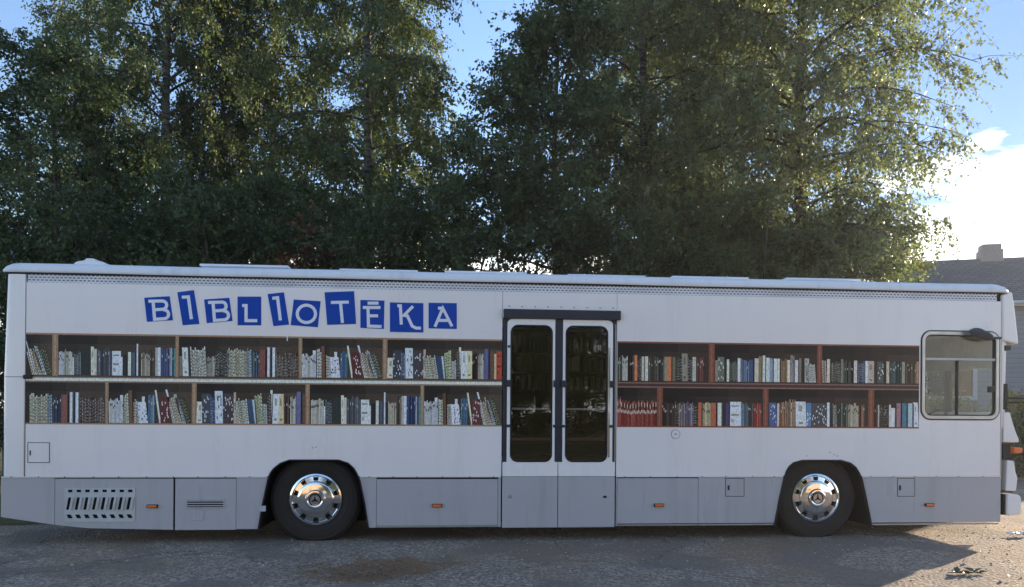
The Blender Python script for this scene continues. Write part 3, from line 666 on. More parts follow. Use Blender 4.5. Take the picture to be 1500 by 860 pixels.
S2 = [(442, 560, 568, (62, 46, 42), 'spines'), (560, 580, 575, (44, 34, 34), 'dots'), (580, 634, 572, (120, 98, 112), 'spines'), (634, 702, 570, (94, 84, 112), 'spines'), (704, 744, 575, (52, 44, 48), 'dots'), (744, 782, 570, (168, 82, 52), 'edge'), (782, 852, 575, (192, 160, 96), 'spines'), (852, 908, 572, (170, 82, 58), 'edge'), (908, 952, 572, (208, 202, 180), 'edge'), (952, 978, 575, (40, 36, 44), ''), (978, 1012, 570, (66, 54, 104), 'edge'), (1014, 1106, 562, (208, 206, 200), 'band'), (1106, 1166, 572, (96, 126, 150), 'spines'), (1168, 1212, 575, (54, 52, 54), 'spines'), (1216, 1282, 572, (138, 46, 38), 'spines')]
S3 = [(44, 58, 590, BLK, ''), (56, 116, 575, (62, 84, 146), 'blobs'), (118, 142, 580, (176, 176, 170), 'edge'), (138, 196, 572, (146, 100, 72), 'spines'), (184, 272, 554, (150, 118, 94), 'spines'), (274, 362, 564, (198, 198, 192), 'title'), (362, 402, 575, (70, 104, 160), 'blobs'), (404, 532, 578, (60, 60, 66), 'blobs'), (534, 556, 570, (206, 204, 200), ''), (558, 584, 585, (36, 36, 40), ''), (586, 622, 580, (150, 148, 148), 'dash'), (624, 706, 580, (56, 66, 58), 'spines'), (710, 800, 582, (172, 152, 122), 'spines'), (802, 850, 584, (104, 62, 48), 'spines')]
S4 = [(916, 1046, 590, (84, 54, 44), 'spines'), (952, 964, 588, (190, 184, 176), ''), (970, 998, 615, (190, 180, 166), 'dash'), (1000, 1044, 588, (50, 40, 40), 'dots'), (1046, 1062, 584, (196, 190, 186), ''), (1064, 1106, 612, (194, 190, 206), 'edge'), (1110, 1156, 572, (146, 104, 120), 'edge'), (1158, 1206, 572, (54, 108, 140), 'edge'), (1206, 1256, 572, (126, 166, 214), 'edge'), (1256, 1297, 564, (196, 212, 220), 'title')]

def panel(px0, px1, rows, back, wood, shelfcol, name, label):
    """rows: list of (zlo, zhi, ytop, ybot, [(px0, px1, pattern, span)], [divider px])"""
    mb = MB(); x0, x1 = X(px0), X(px1)
    mb.quad([(x0, -.0006, ZPB), (x1, -.0006, ZPB), (x1, -.0006, ZPT), (x0, -.0006, ZPT)], alb(back))
    # top and bottom boards, and the board between the rows
    for za, zb2, c_ in ((ZPT - .018, ZPT, wood), (ZPB, ZPB + .016, wood)):
        mb.quad([(x0, -.0014, za), (x1, -.0014, za), (x1, -.0014, zb2), (x0, -.0014, zb2)], alb(c_))
    for za, zb2, c_ in shelfcol:
        mb.quad([(x0, -.0016, za), (x1, -.0016, za), (x1, -.0016, zb2), (x0, -.0016, zb2)], alb(c_))
    for zlo, zhi, ytop, ybot, bays, divs in rows:
        for (ba, bb, pat, span) in bays:
            xa, xb = X(ba), X(bb)
            for k in range(6):     # the photographed cabinet back, lit unevenly in the printed picture
                u, v = xa + (xb - xa) * k / 6, xa + (xb - xa) * (k + 1) / 6
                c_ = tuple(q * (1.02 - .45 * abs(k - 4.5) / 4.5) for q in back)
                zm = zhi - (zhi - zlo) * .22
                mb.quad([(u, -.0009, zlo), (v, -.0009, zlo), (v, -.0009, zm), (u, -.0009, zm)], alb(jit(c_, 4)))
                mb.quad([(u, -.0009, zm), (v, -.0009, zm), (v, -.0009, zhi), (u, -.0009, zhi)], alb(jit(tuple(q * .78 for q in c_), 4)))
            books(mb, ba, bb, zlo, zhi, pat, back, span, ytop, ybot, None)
        for d, w_ in divs:
            xc = X(d); mb.quad([(xc - w_, -.0022, zlo - .012), (xc + w_, -.0022, zlo - .012), (xc + w_, -.0022, zhi + .004), (xc - w_, -.0022, zhi + .004)], alb(wood))
            mb.quad([(xc - w_ * .3, -.0028, zlo), (xc + w_ * .2, -.0028, zlo), (xc + w_ * .2, -.0028, zhi), (xc - w_ * .3, -.0028, zhi)], alb(tuple(min(240, q * 1.2) for q in wood)))
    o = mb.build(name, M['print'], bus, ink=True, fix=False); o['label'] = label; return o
zU0, zU1 = 1.832, ZPT - .02
zL0, zL1 = ZPB + .018, 1.752
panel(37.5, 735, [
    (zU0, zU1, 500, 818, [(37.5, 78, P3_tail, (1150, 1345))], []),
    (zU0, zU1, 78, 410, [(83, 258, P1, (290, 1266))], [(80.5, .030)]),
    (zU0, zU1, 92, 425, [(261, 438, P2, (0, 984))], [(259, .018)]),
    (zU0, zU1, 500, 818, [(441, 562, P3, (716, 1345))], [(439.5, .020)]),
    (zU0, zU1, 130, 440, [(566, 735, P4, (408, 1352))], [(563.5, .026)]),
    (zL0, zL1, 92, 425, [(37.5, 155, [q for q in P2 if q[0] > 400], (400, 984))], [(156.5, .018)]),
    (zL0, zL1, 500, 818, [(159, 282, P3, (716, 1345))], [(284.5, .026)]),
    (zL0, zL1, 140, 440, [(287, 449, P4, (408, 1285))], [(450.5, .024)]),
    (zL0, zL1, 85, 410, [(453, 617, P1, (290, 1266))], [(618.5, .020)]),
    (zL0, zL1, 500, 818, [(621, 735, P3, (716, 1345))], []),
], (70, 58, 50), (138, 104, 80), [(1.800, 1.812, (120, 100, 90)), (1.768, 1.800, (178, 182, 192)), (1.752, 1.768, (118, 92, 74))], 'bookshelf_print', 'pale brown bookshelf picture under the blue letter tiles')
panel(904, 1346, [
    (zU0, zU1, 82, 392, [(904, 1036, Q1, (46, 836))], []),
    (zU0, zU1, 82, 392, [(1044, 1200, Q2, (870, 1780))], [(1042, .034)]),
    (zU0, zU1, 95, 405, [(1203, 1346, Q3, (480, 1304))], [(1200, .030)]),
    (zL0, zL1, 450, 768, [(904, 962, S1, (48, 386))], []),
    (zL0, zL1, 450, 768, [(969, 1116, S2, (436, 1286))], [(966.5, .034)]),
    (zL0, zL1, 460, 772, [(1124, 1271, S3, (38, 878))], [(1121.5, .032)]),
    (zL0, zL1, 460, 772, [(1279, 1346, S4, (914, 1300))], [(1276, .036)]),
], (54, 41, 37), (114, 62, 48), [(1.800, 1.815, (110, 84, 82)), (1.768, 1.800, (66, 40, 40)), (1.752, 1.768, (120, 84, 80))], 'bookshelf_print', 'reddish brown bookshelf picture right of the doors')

# ---- lettering
def T(x, y): return P(200 + x / 3.125, 410 + y / 3.125)
def ribbon(mb, pts, w, y, closed=False, sq=True):
    n = len(pts); L = []; Rr = []
    for i in range(n):
        a = Vector(pts[i - 1]) if (i or closed) else None; c_ = Vector(pts[(i + 1) % n]) if (i < n - 1 or closed) else None; b_ = Vector(pts[i])
        d1 = (b_ - a).normalized() if a is not None else None; d2 = (c_ - b_).normalized() if c_ is not None else None
        d1 = d1 or d2; d2 = d2 or d1
        n1 = Vector((-d1.y, d1.x)); n2 = Vector((-d2.y, d2.x)); k = n1 + n2
        k = k.normalized() if k.length > 1e-6 else n1
        q = k * (w / 2 / max(.45, k.dot(n1))); L.append(b_ + q); Rr.append(b_ - q)
    for i in range(n if closed else n - 1):
        j = (i + 1) % n
        mb.quad([(L[i].x, y, L[i].y), (L[j].x, y, L[j].y), (Rr[j].x, y, Rr[j].y), (Rr[i].x, y, Rr[i].y)])
arc = lambda cx_, cy_, rx, ry, a0, a1, n=10: [(cx_ + rx * math.cos(R_(a0 + (a1 - a0) * i / n)), cy_ + ry * math.sin(R_(a0 + (a1 - a0) * i / n))) for i in range(n + 1)]
letters = [
    ('B', [(36, 82), (152, 75), (167, 185), (48, 192)], [[(55, 98), (120, 97)] + arc(120, 116, 19, 19, -80, 85, 6) + [(86, 137)], [(124, 137)] + arc(128, 158, 20, 20, -70, 90, 6) + [(84, 181), (77, 100)]]),
    ('I', [(187, 57), (263, 47), (288, 202), (212, 208)], [[(208, 80), (238, 78), (252, 180)]]),
    ('B', [(310, 90), (425, 82), (440, 188), (322, 198)], [[(328, 104), (393, 102)] + arc(393, 121, 18, 19, -80, 85, 6) + [(360, 142)], [(398, 142)] + arc(403, 163, 19, 20, -70, 90, 6) + [(358, 186), (351, 105)]]),
    ('L', [(463, 77), (571, 77), (571, 208), (463, 208)], [[(484, 118), (502, 118), (502, 187), (553, 187)]]),
    ('I', [(600, 65), (675, 57), (698, 205), (627, 212)], [[(622, 85), (646, 82), (659, 186)]]),
    ('O', [(720, 90), (843, 98), (830, 217), (706, 207)], [arc(778, 156, 42, 40, 0, 340, 17)]),
    ('T', [(861, 57), (996, 52), (1005, 202), (873, 206)], [[(890, 104), (972, 102)], [(934, 103), (943, 198)]]),
    ('Ē', [(1025, 92), (1135, 95), (1132, 225), (1025, 220)], [[(1058, 107), (1108, 107)], [(1036, 127), (1117, 127)], [(1060, 127), (1062, 212), (1122, 214)], [(1062, 165), (1106, 165)]]),
    ('K', [(1160, 103), (1313, 107), (1313, 241), (1160, 238)], [[(1194, 119), (1208, 119), (1212, 205)], [(1266, 121), (1224, 163), (1240, 165), (1262, 212), (1280, 221), (1302, 221)]]),
    ('A', [(1337, 105), (1466, 107), (1466, 225), (1337, 222)], [[(1366, 215), (1402, 130), (1444, 213)], [(1380, 130), (1404, 130)], [(1378, 186), (1430, 186)]]),
]
for ch_, tile, strokes in letters:
    t_ = MB().plate([T(*p) for p in tile], y0=-.0045, y1=-.0008).build('letter_tile', M['blue_tile'], bus)
    t_['label'] = 'blue tile with a white letter ' + ch_
    l_ = MB()
    for i, s_ in enumerate(strokes): ribbon(l_, [T(*p) for p in s_], .034, -.0062 - .0008 * i, closed=(ch_ == 'O'))
    l_.build('letter', M['letter'], t_, fix=False)
MB().box(X(419.5), X(421), -.006, -.003, Z(420, 499.5), Z(420, 490)).build('sticker_strip', M['letter'], bus)

# ---- interior bookcase behind the doors, and its books
YB = 2.02
bx0, bx1 = X(722, 540, YB), X(925, 540, YB)
rows_z = [Z(815, 516, YB), Z(815, 543, YB), Z(815, 571.5, YB)]
bc = MB()
for z in rows_z + [rows_z[0] + .34, 1.03]: bc.box(bx0, bx1, YB - .01, YB + .24, z - .022, z)
bc.box(bx0, bx1, YB + .242, YB + .26, .99, rows_z[0] + .34)
bc.box(bx0 - .03, bx0 - .001, YB - .012, YB + .26, .99, rows_z[0] + .36); bc.box(bx1 + .001, bx1 + .03, YB - .012, YB + .26, .99, rows_z[0] + .36)
bc.box(bx0, bx1, YB + .0, YB + .02, 1.04, rows_z[2] - .06)
case = bc.build('bookcase', M['wood'])
tag(case, 'dark wooden bookcase standing inside the bus behind the glass doors', 'bookcase')
BC = [('grey', (.30, .30, .31)), ('brown', (.16, .09, .05)), ('white', (.62, .60, .55)), ('blue', (.06, .10, .22)), ('red', (.26, .05, .04)), ('green', (.05, .12, .07)), ('black', (.03, .03, .035)), ('cream', (.5, .42, .28))]
bmats = {n_: simple(n_ + '_cover', c_, .6) for n_, c_ in BC}
shelfname = ['top visible shelf', 'middle shelf', 'lowest book shelf']
xm = X(818, 540, YB)
for ri, z in enumerate(rows_z):
    x = bx0 + .01
    while x < bx1 - .07:
        t = random.uniform(.028, .058); hgt = random.uniform(.16, .225) if ri else random.uniform(.18, .24); dp = random.uniform(.13, .17)
        if random.random() < .06: x += random.uniform(.03, .08); continue
        n_, _ = random.choice(BC)
        mb = MB()
        # cover: rounded spine toward the doors and two boards, with the page block set in
        sp = [(x + t * .5 - t * .5 * math.cos(R_(a)), YB + .012 - .006 * math.sin(R_(a))) for a in range(0, 181, 30)]
        outl = sp + [(x + t, YB + .012 + dp), (x + t - .003, YB + .012 + dp), (x + t - .003, YB + .018), (x + .003, YB + .018), (x + .003, YB + .012 + dp), (x, YB + .012 + dp)]
        mb.plate(outl, y0=z + .0005, y1=z + hgt, map=lambda a, c_, q: (a, c_, q))
        mb.box(x + .0031, x + t - .0031, YB + .0185, YB + .006 + dp, z + .004, z + hgt - .005, 1)
        o = mb.build('book', [bmats[n_], M['paper']])
        side = 'left' if x + t / 2 < xm else 'right'
        tag(o, f'dim {n_} book on the {shelfname[ri]} behind the {side} door pane', 'book', 'books on the shelves behind the glass doors')
        x += t + random.uniform(.0006, .003)

# ------------------------------------------------------------------ GROUND
m, nt, b = new_mat('gravel')
tc = N(nt, 'ShaderNodeTexCoord')
v1 = N(nt, 'ShaderNodeTexVoronoi', Scale=34.0); v2 = N(nt, 'ShaderNodeTexVoronoi', Scale=58.0)
n1 = N(nt, 'ShaderNodeTexNoise', Scale=.55, Detail=6.0, Roughness=.6); n2 = N(nt, 'ShaderNodeTexNoise', Scale=16.0, Detail=6.0, Roughness=.75)
n3 = N(nt, 'ShaderNodeTexNoise', Scale=3.0, Detail=5.0, Roughness=.7)
for q in (v1, v2, n1, n2, n3): nt.links.new(tc.outputs['Object'], q.inputs['Vector'])
def gray(c): return c.outputs['Color']
sa = N(nt, 'ShaderNodeSeparateColor'); nt.links.new(v1.outputs['Color'], sa.inputs[0])
sb_ = N(nt, 'ShaderNodeSeparateColor'); nt.links.new(v2.outputs['Color'], sb_.inputs[0])
ra = ramp(nt, [(0, (.03, .03, .03)), (.3, (.17, .162, .152)), (.75, (.30, .285, .265)), (1, (.75, .72, .67))], sa.outputs[0])
rb = ramp(nt, [(0, (.04, .04, .04)), (.5, (.25, .24, .23)), (1, (.68, .65, .60))], sb_.outputs[1])
c1 = mix(nt, ra.outputs[0], rb.outputs[0], .5)
rn = ramp(nt, [(.3, (.10, .10, .10)), (.7, (1, 1, 1))], n2.outputs['Fac'])
c2 = mix(nt, c1, (.25, .242, .23), .12)
c3 = mix(nt, c2, mix(nt, c2, (.13, .126, .12), .5), rn.outputs[0])
rp = ramp(nt, [(.46, (0, 0, 0)), (.66, (.65, .65, .65))], n1.outputs['Fac'])
# smoother re-laid patches and fine cracks
np_ = N(nt, 'ShaderNodeTexNoise', Scale=.9, Detail=2.0, Roughness=.4); nt.links.new(tc.outputs['Object'], np_.inputs['Vector'])
rsm = ramp(nt, [(.50, (0, 0, 0)), (.56, (.75, .75, .75))], np_.outputs['Fac'])
c3 = mix(nt, c3, (.15, .148, .15), rsm.outputs[0])
wv = N(nt, 'ShaderNodeTexNoise', Scale=2.2, Detail=4.0); nt.links.new(tc.outputs['Object'], wv.inputs['Vector'])
av = N(nt, 'ShaderNodeVectorMath', operation='MULTIPLY_ADD'); av.inputs[1].default_value = (.5, .5, .5); nt.links.new(wv.outputs['Color'], av.inputs[0]); nt.links.new(tc.outputs['Object'], av.inputs[2])
vc = N(nt, 'ShaderNodeTexVoronoi', Scale=.30); vc.feature = 'DISTANCE_TO_EDGE'; nt.links.new(av.outputs[0], vc.inputs['Vector'])
rcx = ramp(nt, [(0, (.45, .45, .45)), (.003, (.3, .3, .3)), (.006, (0, 0, 0))], vc.outputs['Distance'])
c3 = mix(nt, c3, (.03, .028, .026), rcx.outputs[0])
c4 = mix(nt, c3, (.22, .18, .13), rp.outputs[0])
# worn earthy patch in front of the rear wheel
gx, gy = G(556, 833)
mpp = N(nt, 'ShaderNodeMapping'); mpp.vector_type = 'TEXTURE'
mpp.inputs['Location'].default_value = (gx, gy, 0); mpp.inputs['Scale'].default_value = (.85, .55, 1); mpp.inputs['Rotation'].default_value = (0, 0, R_(20))
nt.links.new(tc.outputs['Object'], mpp.inputs[0])
ln = N(nt, 'ShaderNodeVectorMath', operation='LENGTH'); nt.links.new(mpp.outputs[0], ln.inputs[0])
ad = N(nt, 'ShaderNodeMath', operation='MULTIPLY_ADD'); ad.inputs[1].default_value = 2.6; nt.links.new(n3.outputs['Fac'], ad.inputs[0]); nt.links.new(ln.outputs['Value'], ad.inputs[2])
re = ramp(nt, [(.0, (1, 1, 1)), (.78, (1, 1, 1)), (.9, (0, 0, 0))])
dv = N(nt, 'ShaderNodeMath', operation='DIVIDE'); dv.inputs[1].default_value = 2.5; nt.links.new(ad.outputs[0], dv.inputs[0]); nt.links.new(dv.outputs[0], re.inputs[0])
earth = mix(nt, (.27, .15, .07), (.10, .08, .04), n2.outputs['Fac'])
fe = N(nt, 'ShaderNodeMath', operation='MULTIPLY'); fe.inputs[1].default_value = .7; nt.links.new(re.outputs[0], fe.inputs[0])
c5 = mix(nt, c4, earth, fe.outputs[0])
nt.links.new(mix(nt, c5, (1.22, 1.0, .82), 1.0, 'MULTIPLY'), b.inputs['Base Color']); b.inputs['Roughness'].default_value = .9; b.inputs['Specular IOR Level'].default_value = .25
hs = N(nt, 'ShaderNodeMath', operation='ADD'); nt.links.new(v1.outputs['Distance'], hs.inputs[0]); nt.links.new(n2.outputs['Fac'], hs.inputs[1])
bp = N(nt, 'ShaderNodeBump', Strength=.7, Distance=.02); nt.links.new(hs.outputs[0], bp.inputs['Height']); nt.links.new(bp.outputs[0], b.inputs['Normal'])
M['gravel'] = m
def sheet(name, x0, x1, y0, y1, z, mat, nx=1, ny=1, edge=0):
    mb = MB(); vs = []
    for i in range(nx + 1):
        for j in range(ny + 1):
            ex = random.uniform(-edge, edge) if i in (0, nx) else 0; ey = random.uniform(-edge, edge) if j in (0, ny) else 0
            vs.append((x0 + (x1 - x0) * i / nx + ex, y0 + (y1 - y0) * j / ny + ey, z))
    mb.add(vs, [(i * (ny + 1) + j, (i + 1) * (ny + 1) + j, (i + 1) * (ny + 1) + j + 1, i * (ny + 1) + j + 1) for i in range(nx) for j in range(ny)])
    return tag(mb.build(name, mat, fix=False), kind='structure')
sheet('ground', -130, 130, -130, 130, 0, M['gravel'])
M['grass'] = simple('grass_turf', (.085, .08, .03), .9, var=.45, scale=3.5, bump=.8, bscale=45, spec=.2)
sheet('grass_verge', -60, 60, -27, -13.5, .006, M['grass'], 80, 2, .25)
sheet('grass_bank', -60, -3.2, 1.5, 60, .006, M['grass'], 60, 40, .2)

# ------------------------------------------------------------------ FOLIAGE
def leaf_mat(name, cols, trans=.45, rough=.46):
    m = bpy.data.materials.new(name); m.use_nodes = True; nt = m.node_tree; nt.nodes.clear()
    out = N(nt, 'ShaderNodeOutputMaterial'); at = N(nt, 'ShaderNodeAttribute', attribute_name='tint')
    r = ramp(nt, cols, at.outputs['Fac'])
    d = N(nt, 'ShaderNodeBsdfPrincipled'); d.inputs['Roughness'].default_value = rough; d.inputs['Specular IOR Level'].default_value = .4
    t = N(nt, 'ShaderNodeBsdfTranslucent')
    nt.links.new(r.outputs[0], d.inputs['Base Color'])
    nt.links.new(mix(nt, r.outputs[0], (1.35, 1.4, .85), 1.0, 'MULTIPLY'), t.inputs[0])
    mx = N(nt, 'ShaderNodeMixShader'); mx.inputs[0].default_value = trans
    nt.links.new(d.outputs[0], mx.inputs[1]); nt.links.new(t.outputs[0], mx.inputs[2]); nt.links.new(mx.outputs[0], out.inputs[0])
    return m
M['birch_leaf'] = leaf_mat('birch_leaf', [(0, (.044, .066, .026)), (.45, (.076, .108, .044)), (.85, (.115, .145, .06)), (.96, (.16, .13, .035)), (1, (.22, .14, .04))])
M['sunlit_leaf'] = leaf_mat('sunlit_birch_leaf', [(0, (.08, .105, .055)), (.5, (.13, .165, .088)), (.9, (.175, .195, .11)), (1, (.24, .20, .06))], .5)  # birch leaf made paler: sun and lens veil put into its colour
M['dark_leaf'] = leaf_mat('dark_leaf', [(0, (.030, .050, .021)), (.5, (.052, .085, .034)), (.92, (.085, .12, .048)), (1, (.12, .09, .03))], .35)
M['yellow_leaf'] = leaf_mat('yellow_leaf', [(0, (.12, .12, .03)), (.5, (.25, .22, .06)), (1, (.35, .28, .08))], .4)
M['rust_leaf'] = leaf_mat('rust_leaf', [(0, (.12, .04, .02)), (.6, (.20, .07, .035)), (1, (.10, .08, .03))], .35)
def bark(name, c0, c1, s):
    m, nt, b = new_mat(name); tc = N(nt, 'ShaderNodeTexCoord'); mp = N(nt, 'ShaderNodeMapping'); mp.inputs['Scale'].default_value = s
    nt.links.new(tc.outputs['Object'], mp.inputs[0]); no = N(nt, 'ShaderNodeTexNoise', Scale=3.0, Detail=6.0); nt.links.new(mp.outputs[0], no.inputs['Vector'])
    r = ramp(nt, [(.4, c0), (.55, c1)], no.outputs['Fac']); nt.links.new(r.outputs[0], b.inputs['Base Color']); b.inputs['Roughness'].default_value = .9
    return m
M['birch_bark'] = bark('birch_bark', (.03, .027, .024), (.15, .14, .125), (1, 1, 5))  # birch white darkened: shade under the crowns put into the colour
M['dark_bark'] = bark('dark_bark', (.03, .025, .02), (.075, .06, .045), (4, 4, 1))

def fast_mesh(name, verts, nquad, mat, tint=None):
    me = bpy.data.meshes.new(name)
    me.vertices.add(len(verts)); me.vertices.foreach_set('co', verts.astype(np.float32).ravel())
    me.loops.add(nquad * 4); me.loops.foreach_set('vertex_index', np.arange(nquad * 4, dtype=np.int32))
    me.polygons.add(nquad); me.polygons.foreach_set('loop_start', np.arange(0, nquad * 4, 4, dtype=np.int32)); me.polygons.foreach_set('loop_total', np.full(nquad, 4, dtype=np.int32))
    me.materials.append(mat); me.update(calc_edges=True)
    if tint is not None:
        a = me.attributes.new('tint', 'FLOAT', 'FACE'); a.data.foreach_set('value', tint.astype(np.float32))
    return me
def unit(v): return v / np.maximum(1e-9, np.linalg.norm(v, axis=1, keepdims=True))
def leaf_verts(pos, ax, L, rg):
    n = len(pos); ax = unit(ax); rnd = unit(rg.normal(size=(n, 3))); s = unit(np.cross(ax, rnd)); nrm = np.cross(ax, s)
    L = L[:, None]; v = np.empty((n, 4, 3))
    v[:, 0] = pos; v[:, 1] = pos + ax * L * .42 + s * L * .36 + nrm * L * .06; v[:, 2] = pos + ax * L; v[:, 3] = pos + ax * L * .42 - s * L * .36 + nrm * L * .06
    return v.reshape(-1, 3)

def grow(name, loc, H, CR, CB, leaf, barkm, kind='birch', limbs=40, subs=8, twigs=6, lpt=12, Ls=.07, trunk_r=.13, seed=1, lean=(0, 0), stems=1):
    rg = np.random.default_rng(seed); rd = random.Random(seed)
    root = empty(name, (loc[0], loc[1], 0)); tk = MB(); br = MB()
    T0 = []; T1 = []; TR = []
    ga = rd.uniform(0, 6.28)
    for s_ in range(stems):
        sa_ = 6.28 * s_ / max(1, stems) + rd.uniform(-.5, .5); so = .0 if stems == 1 else .18
        px_, py_ = math.cos(sa_) * so, math.sin(sa_) * so
        spread = 0 if stems == 1 else CR * .45
        tp = []; tr_ = []
        for i in range(11):
            t = i / 10
            tp.append(Vector((px_ + lean[0] * t * t + math.cos(sa_) * spread * t + .10 * math.sin(t * 5 + seed), py_ + lean[1] * t * t + math.sin(sa_) * spread * t + .10 * math.cos(t * 4 + seed * 2), H * t * (.93 if stems > 1 and s_ else 1))))
            tr_.append(trunk_r / (stems ** .5) * (1 - t) ** .8 + .008 + (.05 * trunk_r / .13 if i == 0 else 0))
        tk.tube(tp, tr_, 9)
        nl = limbs // stems
        for i in range(nl):
            f = CB / H + (0.985 - CB / H) * ((i + rd.random() * .8) / nl)
            fi = min(9.999, f * 10); a = tp[int(fi)].lerp(tp[int(fi) + 1], fi % 1)
            az = ga + i * 2.39996 + rd.uniform(-.35, .35)
            rel = (f - CB / H) / (1 - CB / H)
            shape = (min(1, .48 + 1.8 * rel) * max(.10, (1 - rel)) ** .55) if kind == 'birch' else max(.15, math.sin(math.pi * min(1, .22 + rel * .78)) ** .7)
            ln_ = CR * shape * rd.uniform(.72, 1.12)
            el = R_(rd.uniform(28, 58) if kind == 'birch' else rd.uniform(10, 50)) * (1 - .2 * rel)
            d0 = Vector((math.cos(az) * math.cos(el), math.sin(az) * math.cos(el), math.sin(el)))
            pts = [a]; d = d0.copy(); nseg = 6
            for k in range(nseg):
                drop = .20 if kind == 'birch' else .06
                d = (d + Vector((rd.uniform(-.16, .16), rd.uniform(-.16, .16), rd.uniform(-.1, .1) - drop))).normalized()
                pts.append(pts[-1] + d * (ln_ * 1.12 / nseg))
            r0 = max(.008, .05 * ln_ / 4 + .006)
            br.tube(pts, [r0 * (1 - .85 * k / nseg) for k in range(nseg + 1)], 5, cap=False)
            for j in range(subs):
                u = rd.uniform(.18, 1.0) * nseg; k = min(nseg - 1, int(u)); q = pts[k].lerp(pts[k + 1], u - k); base = (pts[k + 1] - pts[k]).normalized()
                off = Vector((rd.gauss(0, 1), rd.gauss(0, 1), rd.gauss(0, .6))).normalized()
                sd = (base * .8 + off * .9).normalized(); sl_ = ln_ * rd.uniform(.16, .38) * (1.15 - .5 * u / nseg) + .15
                e = q + sd * sl_ + Vector((0, 0, -.10 * sl_ if kind == 'birch' else .05 * sl_))
                br.tube([q, q.lerp(e, .5) + Vector((0, 0, .03)), e], [.009, .006, .003], 3, cap=False)
                for w_ in range(twigs):
                    s0 = q.lerp(e, rd.uniform(.15, 1)); out = Vector((s0.x - a.x, s0.y - a.y, 0)); out = out.normalized() if out.length > .01 else Vector((1, 0, 0))
                    if kind == 'birch': td = Vector((out.x * .45 + rd.gauss(0, .45), out.y * .45 + rd.gauss(0, .45), -1.0 + rd.gauss(0, .45))); tl = rd.uniform(.25, .95)
                    else: td = Vector((out.x * .5 + rd.gauss(0, .8), out.y * .5 + rd.gauss(0, .8), .15 + rd.gauss(0, .7))); tl = rd.uniform(.2, .55)
                    td.normalize(); T0.append(s0); T1.append(s0 + td * tl); TR.append(rd.random())
    T0 = np.array([tuple(v) for v in T0]); T1 = np.array([tuple(v) for v in T1]); TR = np.array(TR)
    keep = T1[:, 2] > .15; T0, T1, TR = T0[keep], T1[keep], TR[keep]
    n = len(T0)
    # twigs as thin strips
    ax = unit(T1 - T0); sd = unit(np.cross(ax, rg.normal(size=(n, 3)))) * .0028
    tv = np.stack([T0 - sd, T0 + sd, T1 + sd * .4, T1 - sd * .4], 1).reshape(-1, 3)
    br.v += [tuple(p) for p in tv]; o0 = len(br.v) - len(tv)
    for i in range(n): br.f.append((o0 + 4 * i, o0 + 4 * i + 1, o0 + 4 * i + 2, o0 + 4 * i + 3)); br.mi.append(0); br.ink.append((1, 1, 1, 1))
    u = rg.uniform(.05, 1.03, size=(n, lpt)); pos = T0[:, None] + (T1 - T0)[:, None] * u[..., None] + rg.normal(scale=.028, size=(n, lpt, 3))
    axl = np.repeat(ax[:, None], lpt, 1) * .6 + rg.normal(scale=.6, size=(n, lpt, 3)) + np.array([0, 0, -.55])
    cnt = n * lpt; pos = pos.reshape(-1, 3); axl = axl.reshape(-1, 3)
    tint = np.clip(np.repeat(TR, lpt) * .5 + rg.random(cnt) * .5 + rg.normal(scale=.06, size=cnt), 0, 1)
    L = Ls * rg.uniform(.65, 1.25, size=cnt)
    me = fast_mesh('crown', leaf_verts(pos, axl, L, rg), cnt, leaf, tint)
    o = bpy.data.objects.new('crown', me); COL.objects.link(o); o.parent = root
    tk.build('trunk', barkm, root, smooth=60, fix=False)
    bo = br.build('branches', M['dark_bark'], root, fix=False)
    return root
def copy_tree(src, name, loc, rot, sc, label, group, cat='tree'):
    r_ = src.copy(); COL.objects.link(r_); r_.name = name
    for c_ in src.children:
        d = c_.copy(); COL.objects.link(d); d.parent = r_
    r_.location = (loc[0], loc[1], 0); r_.rotation_euler = (0, 0, rot); r_.scale = (sc[0], sc[0], sc[1])
    return tag(r_, label, cat, group)
GT = 'tall trees behind the bus'
bB = grow('birch_tree', W(245, 17), 17.5, 3.1, 2.2, M['birch_leaf'], M['birch_bark'], limbs=92, subs=10, twigs=7, lpt=14, Ls=.074, seed=3)
tag(bB, 'tall dark birch standing behind the first letters B I B', 'tree', GT)
bC = grow('birch_tree', W(540, 16), 17, 2.6, 2.0, M['birch_leaf'], M['birch_bark'], limbs=92, subs=10, twigs=7, lpt=14, Ls=.074, seed=8)
tag(bC, 'tall dark birch behind the letters T and Ē, left of the sky gap', 'tree', GT)
bF = grow('birch_tree', W(1178, 15.5), 15.5, 3.6, 3.6, M['sunlit_leaf'], M['birch_bark'], limbs=124, subs=13, twigs=7, lpt=15, Ls=.072, trunk_r=.17, seed=21)
tag(bF, 'broad weeping birch with leaf colour lightened for the sun, rightmost crown next to the house', 'tree', GT)
bE = grow('birch_tree', W(945, 16.5), 17.5, 3.3, 2.0, M['sunlit_leaf'], M['birch_bark'], limbs=96, subs=11, twigs=7, lpt=16, Ls=.070, seed=33)
tag(bE, 'tall birch behind the right half of the doors and the reddish bookshelf picture', 'tree', GT)
tA = grow('broadleaf_tree', W(70, 14.5), 8.6, 2.2, 1.2, M['dark_leaf'], M['dark_bark'], kind='alder', limbs=50, subs=9, twigs=7, lpt=17, Ls=.072, seed=5, trunk_r=.11)
tag(tA, 'shorter dark tree above the rear end of the bus, leftmost in view', 'tree', GT)
tD = grow('broadleaf_tree', W(818, 14.2), 9.4, 2.0, 1.2, M['dark_leaf'], M['dark_bark'], kind='alder', limbs=60, subs=10, twigs=8, lpt=16, Ls=.072, seed=14, trunk_r=.12)
tag(tD, 'dark dense round tree directly above the glass doors, right of the sky gap', 'tree', GT)
copy_tree(bB, 'birch_tree', W(395, 19.5), 2.1, (.95, .95), 'birch set back between the trees behind the letters L and I', GT)
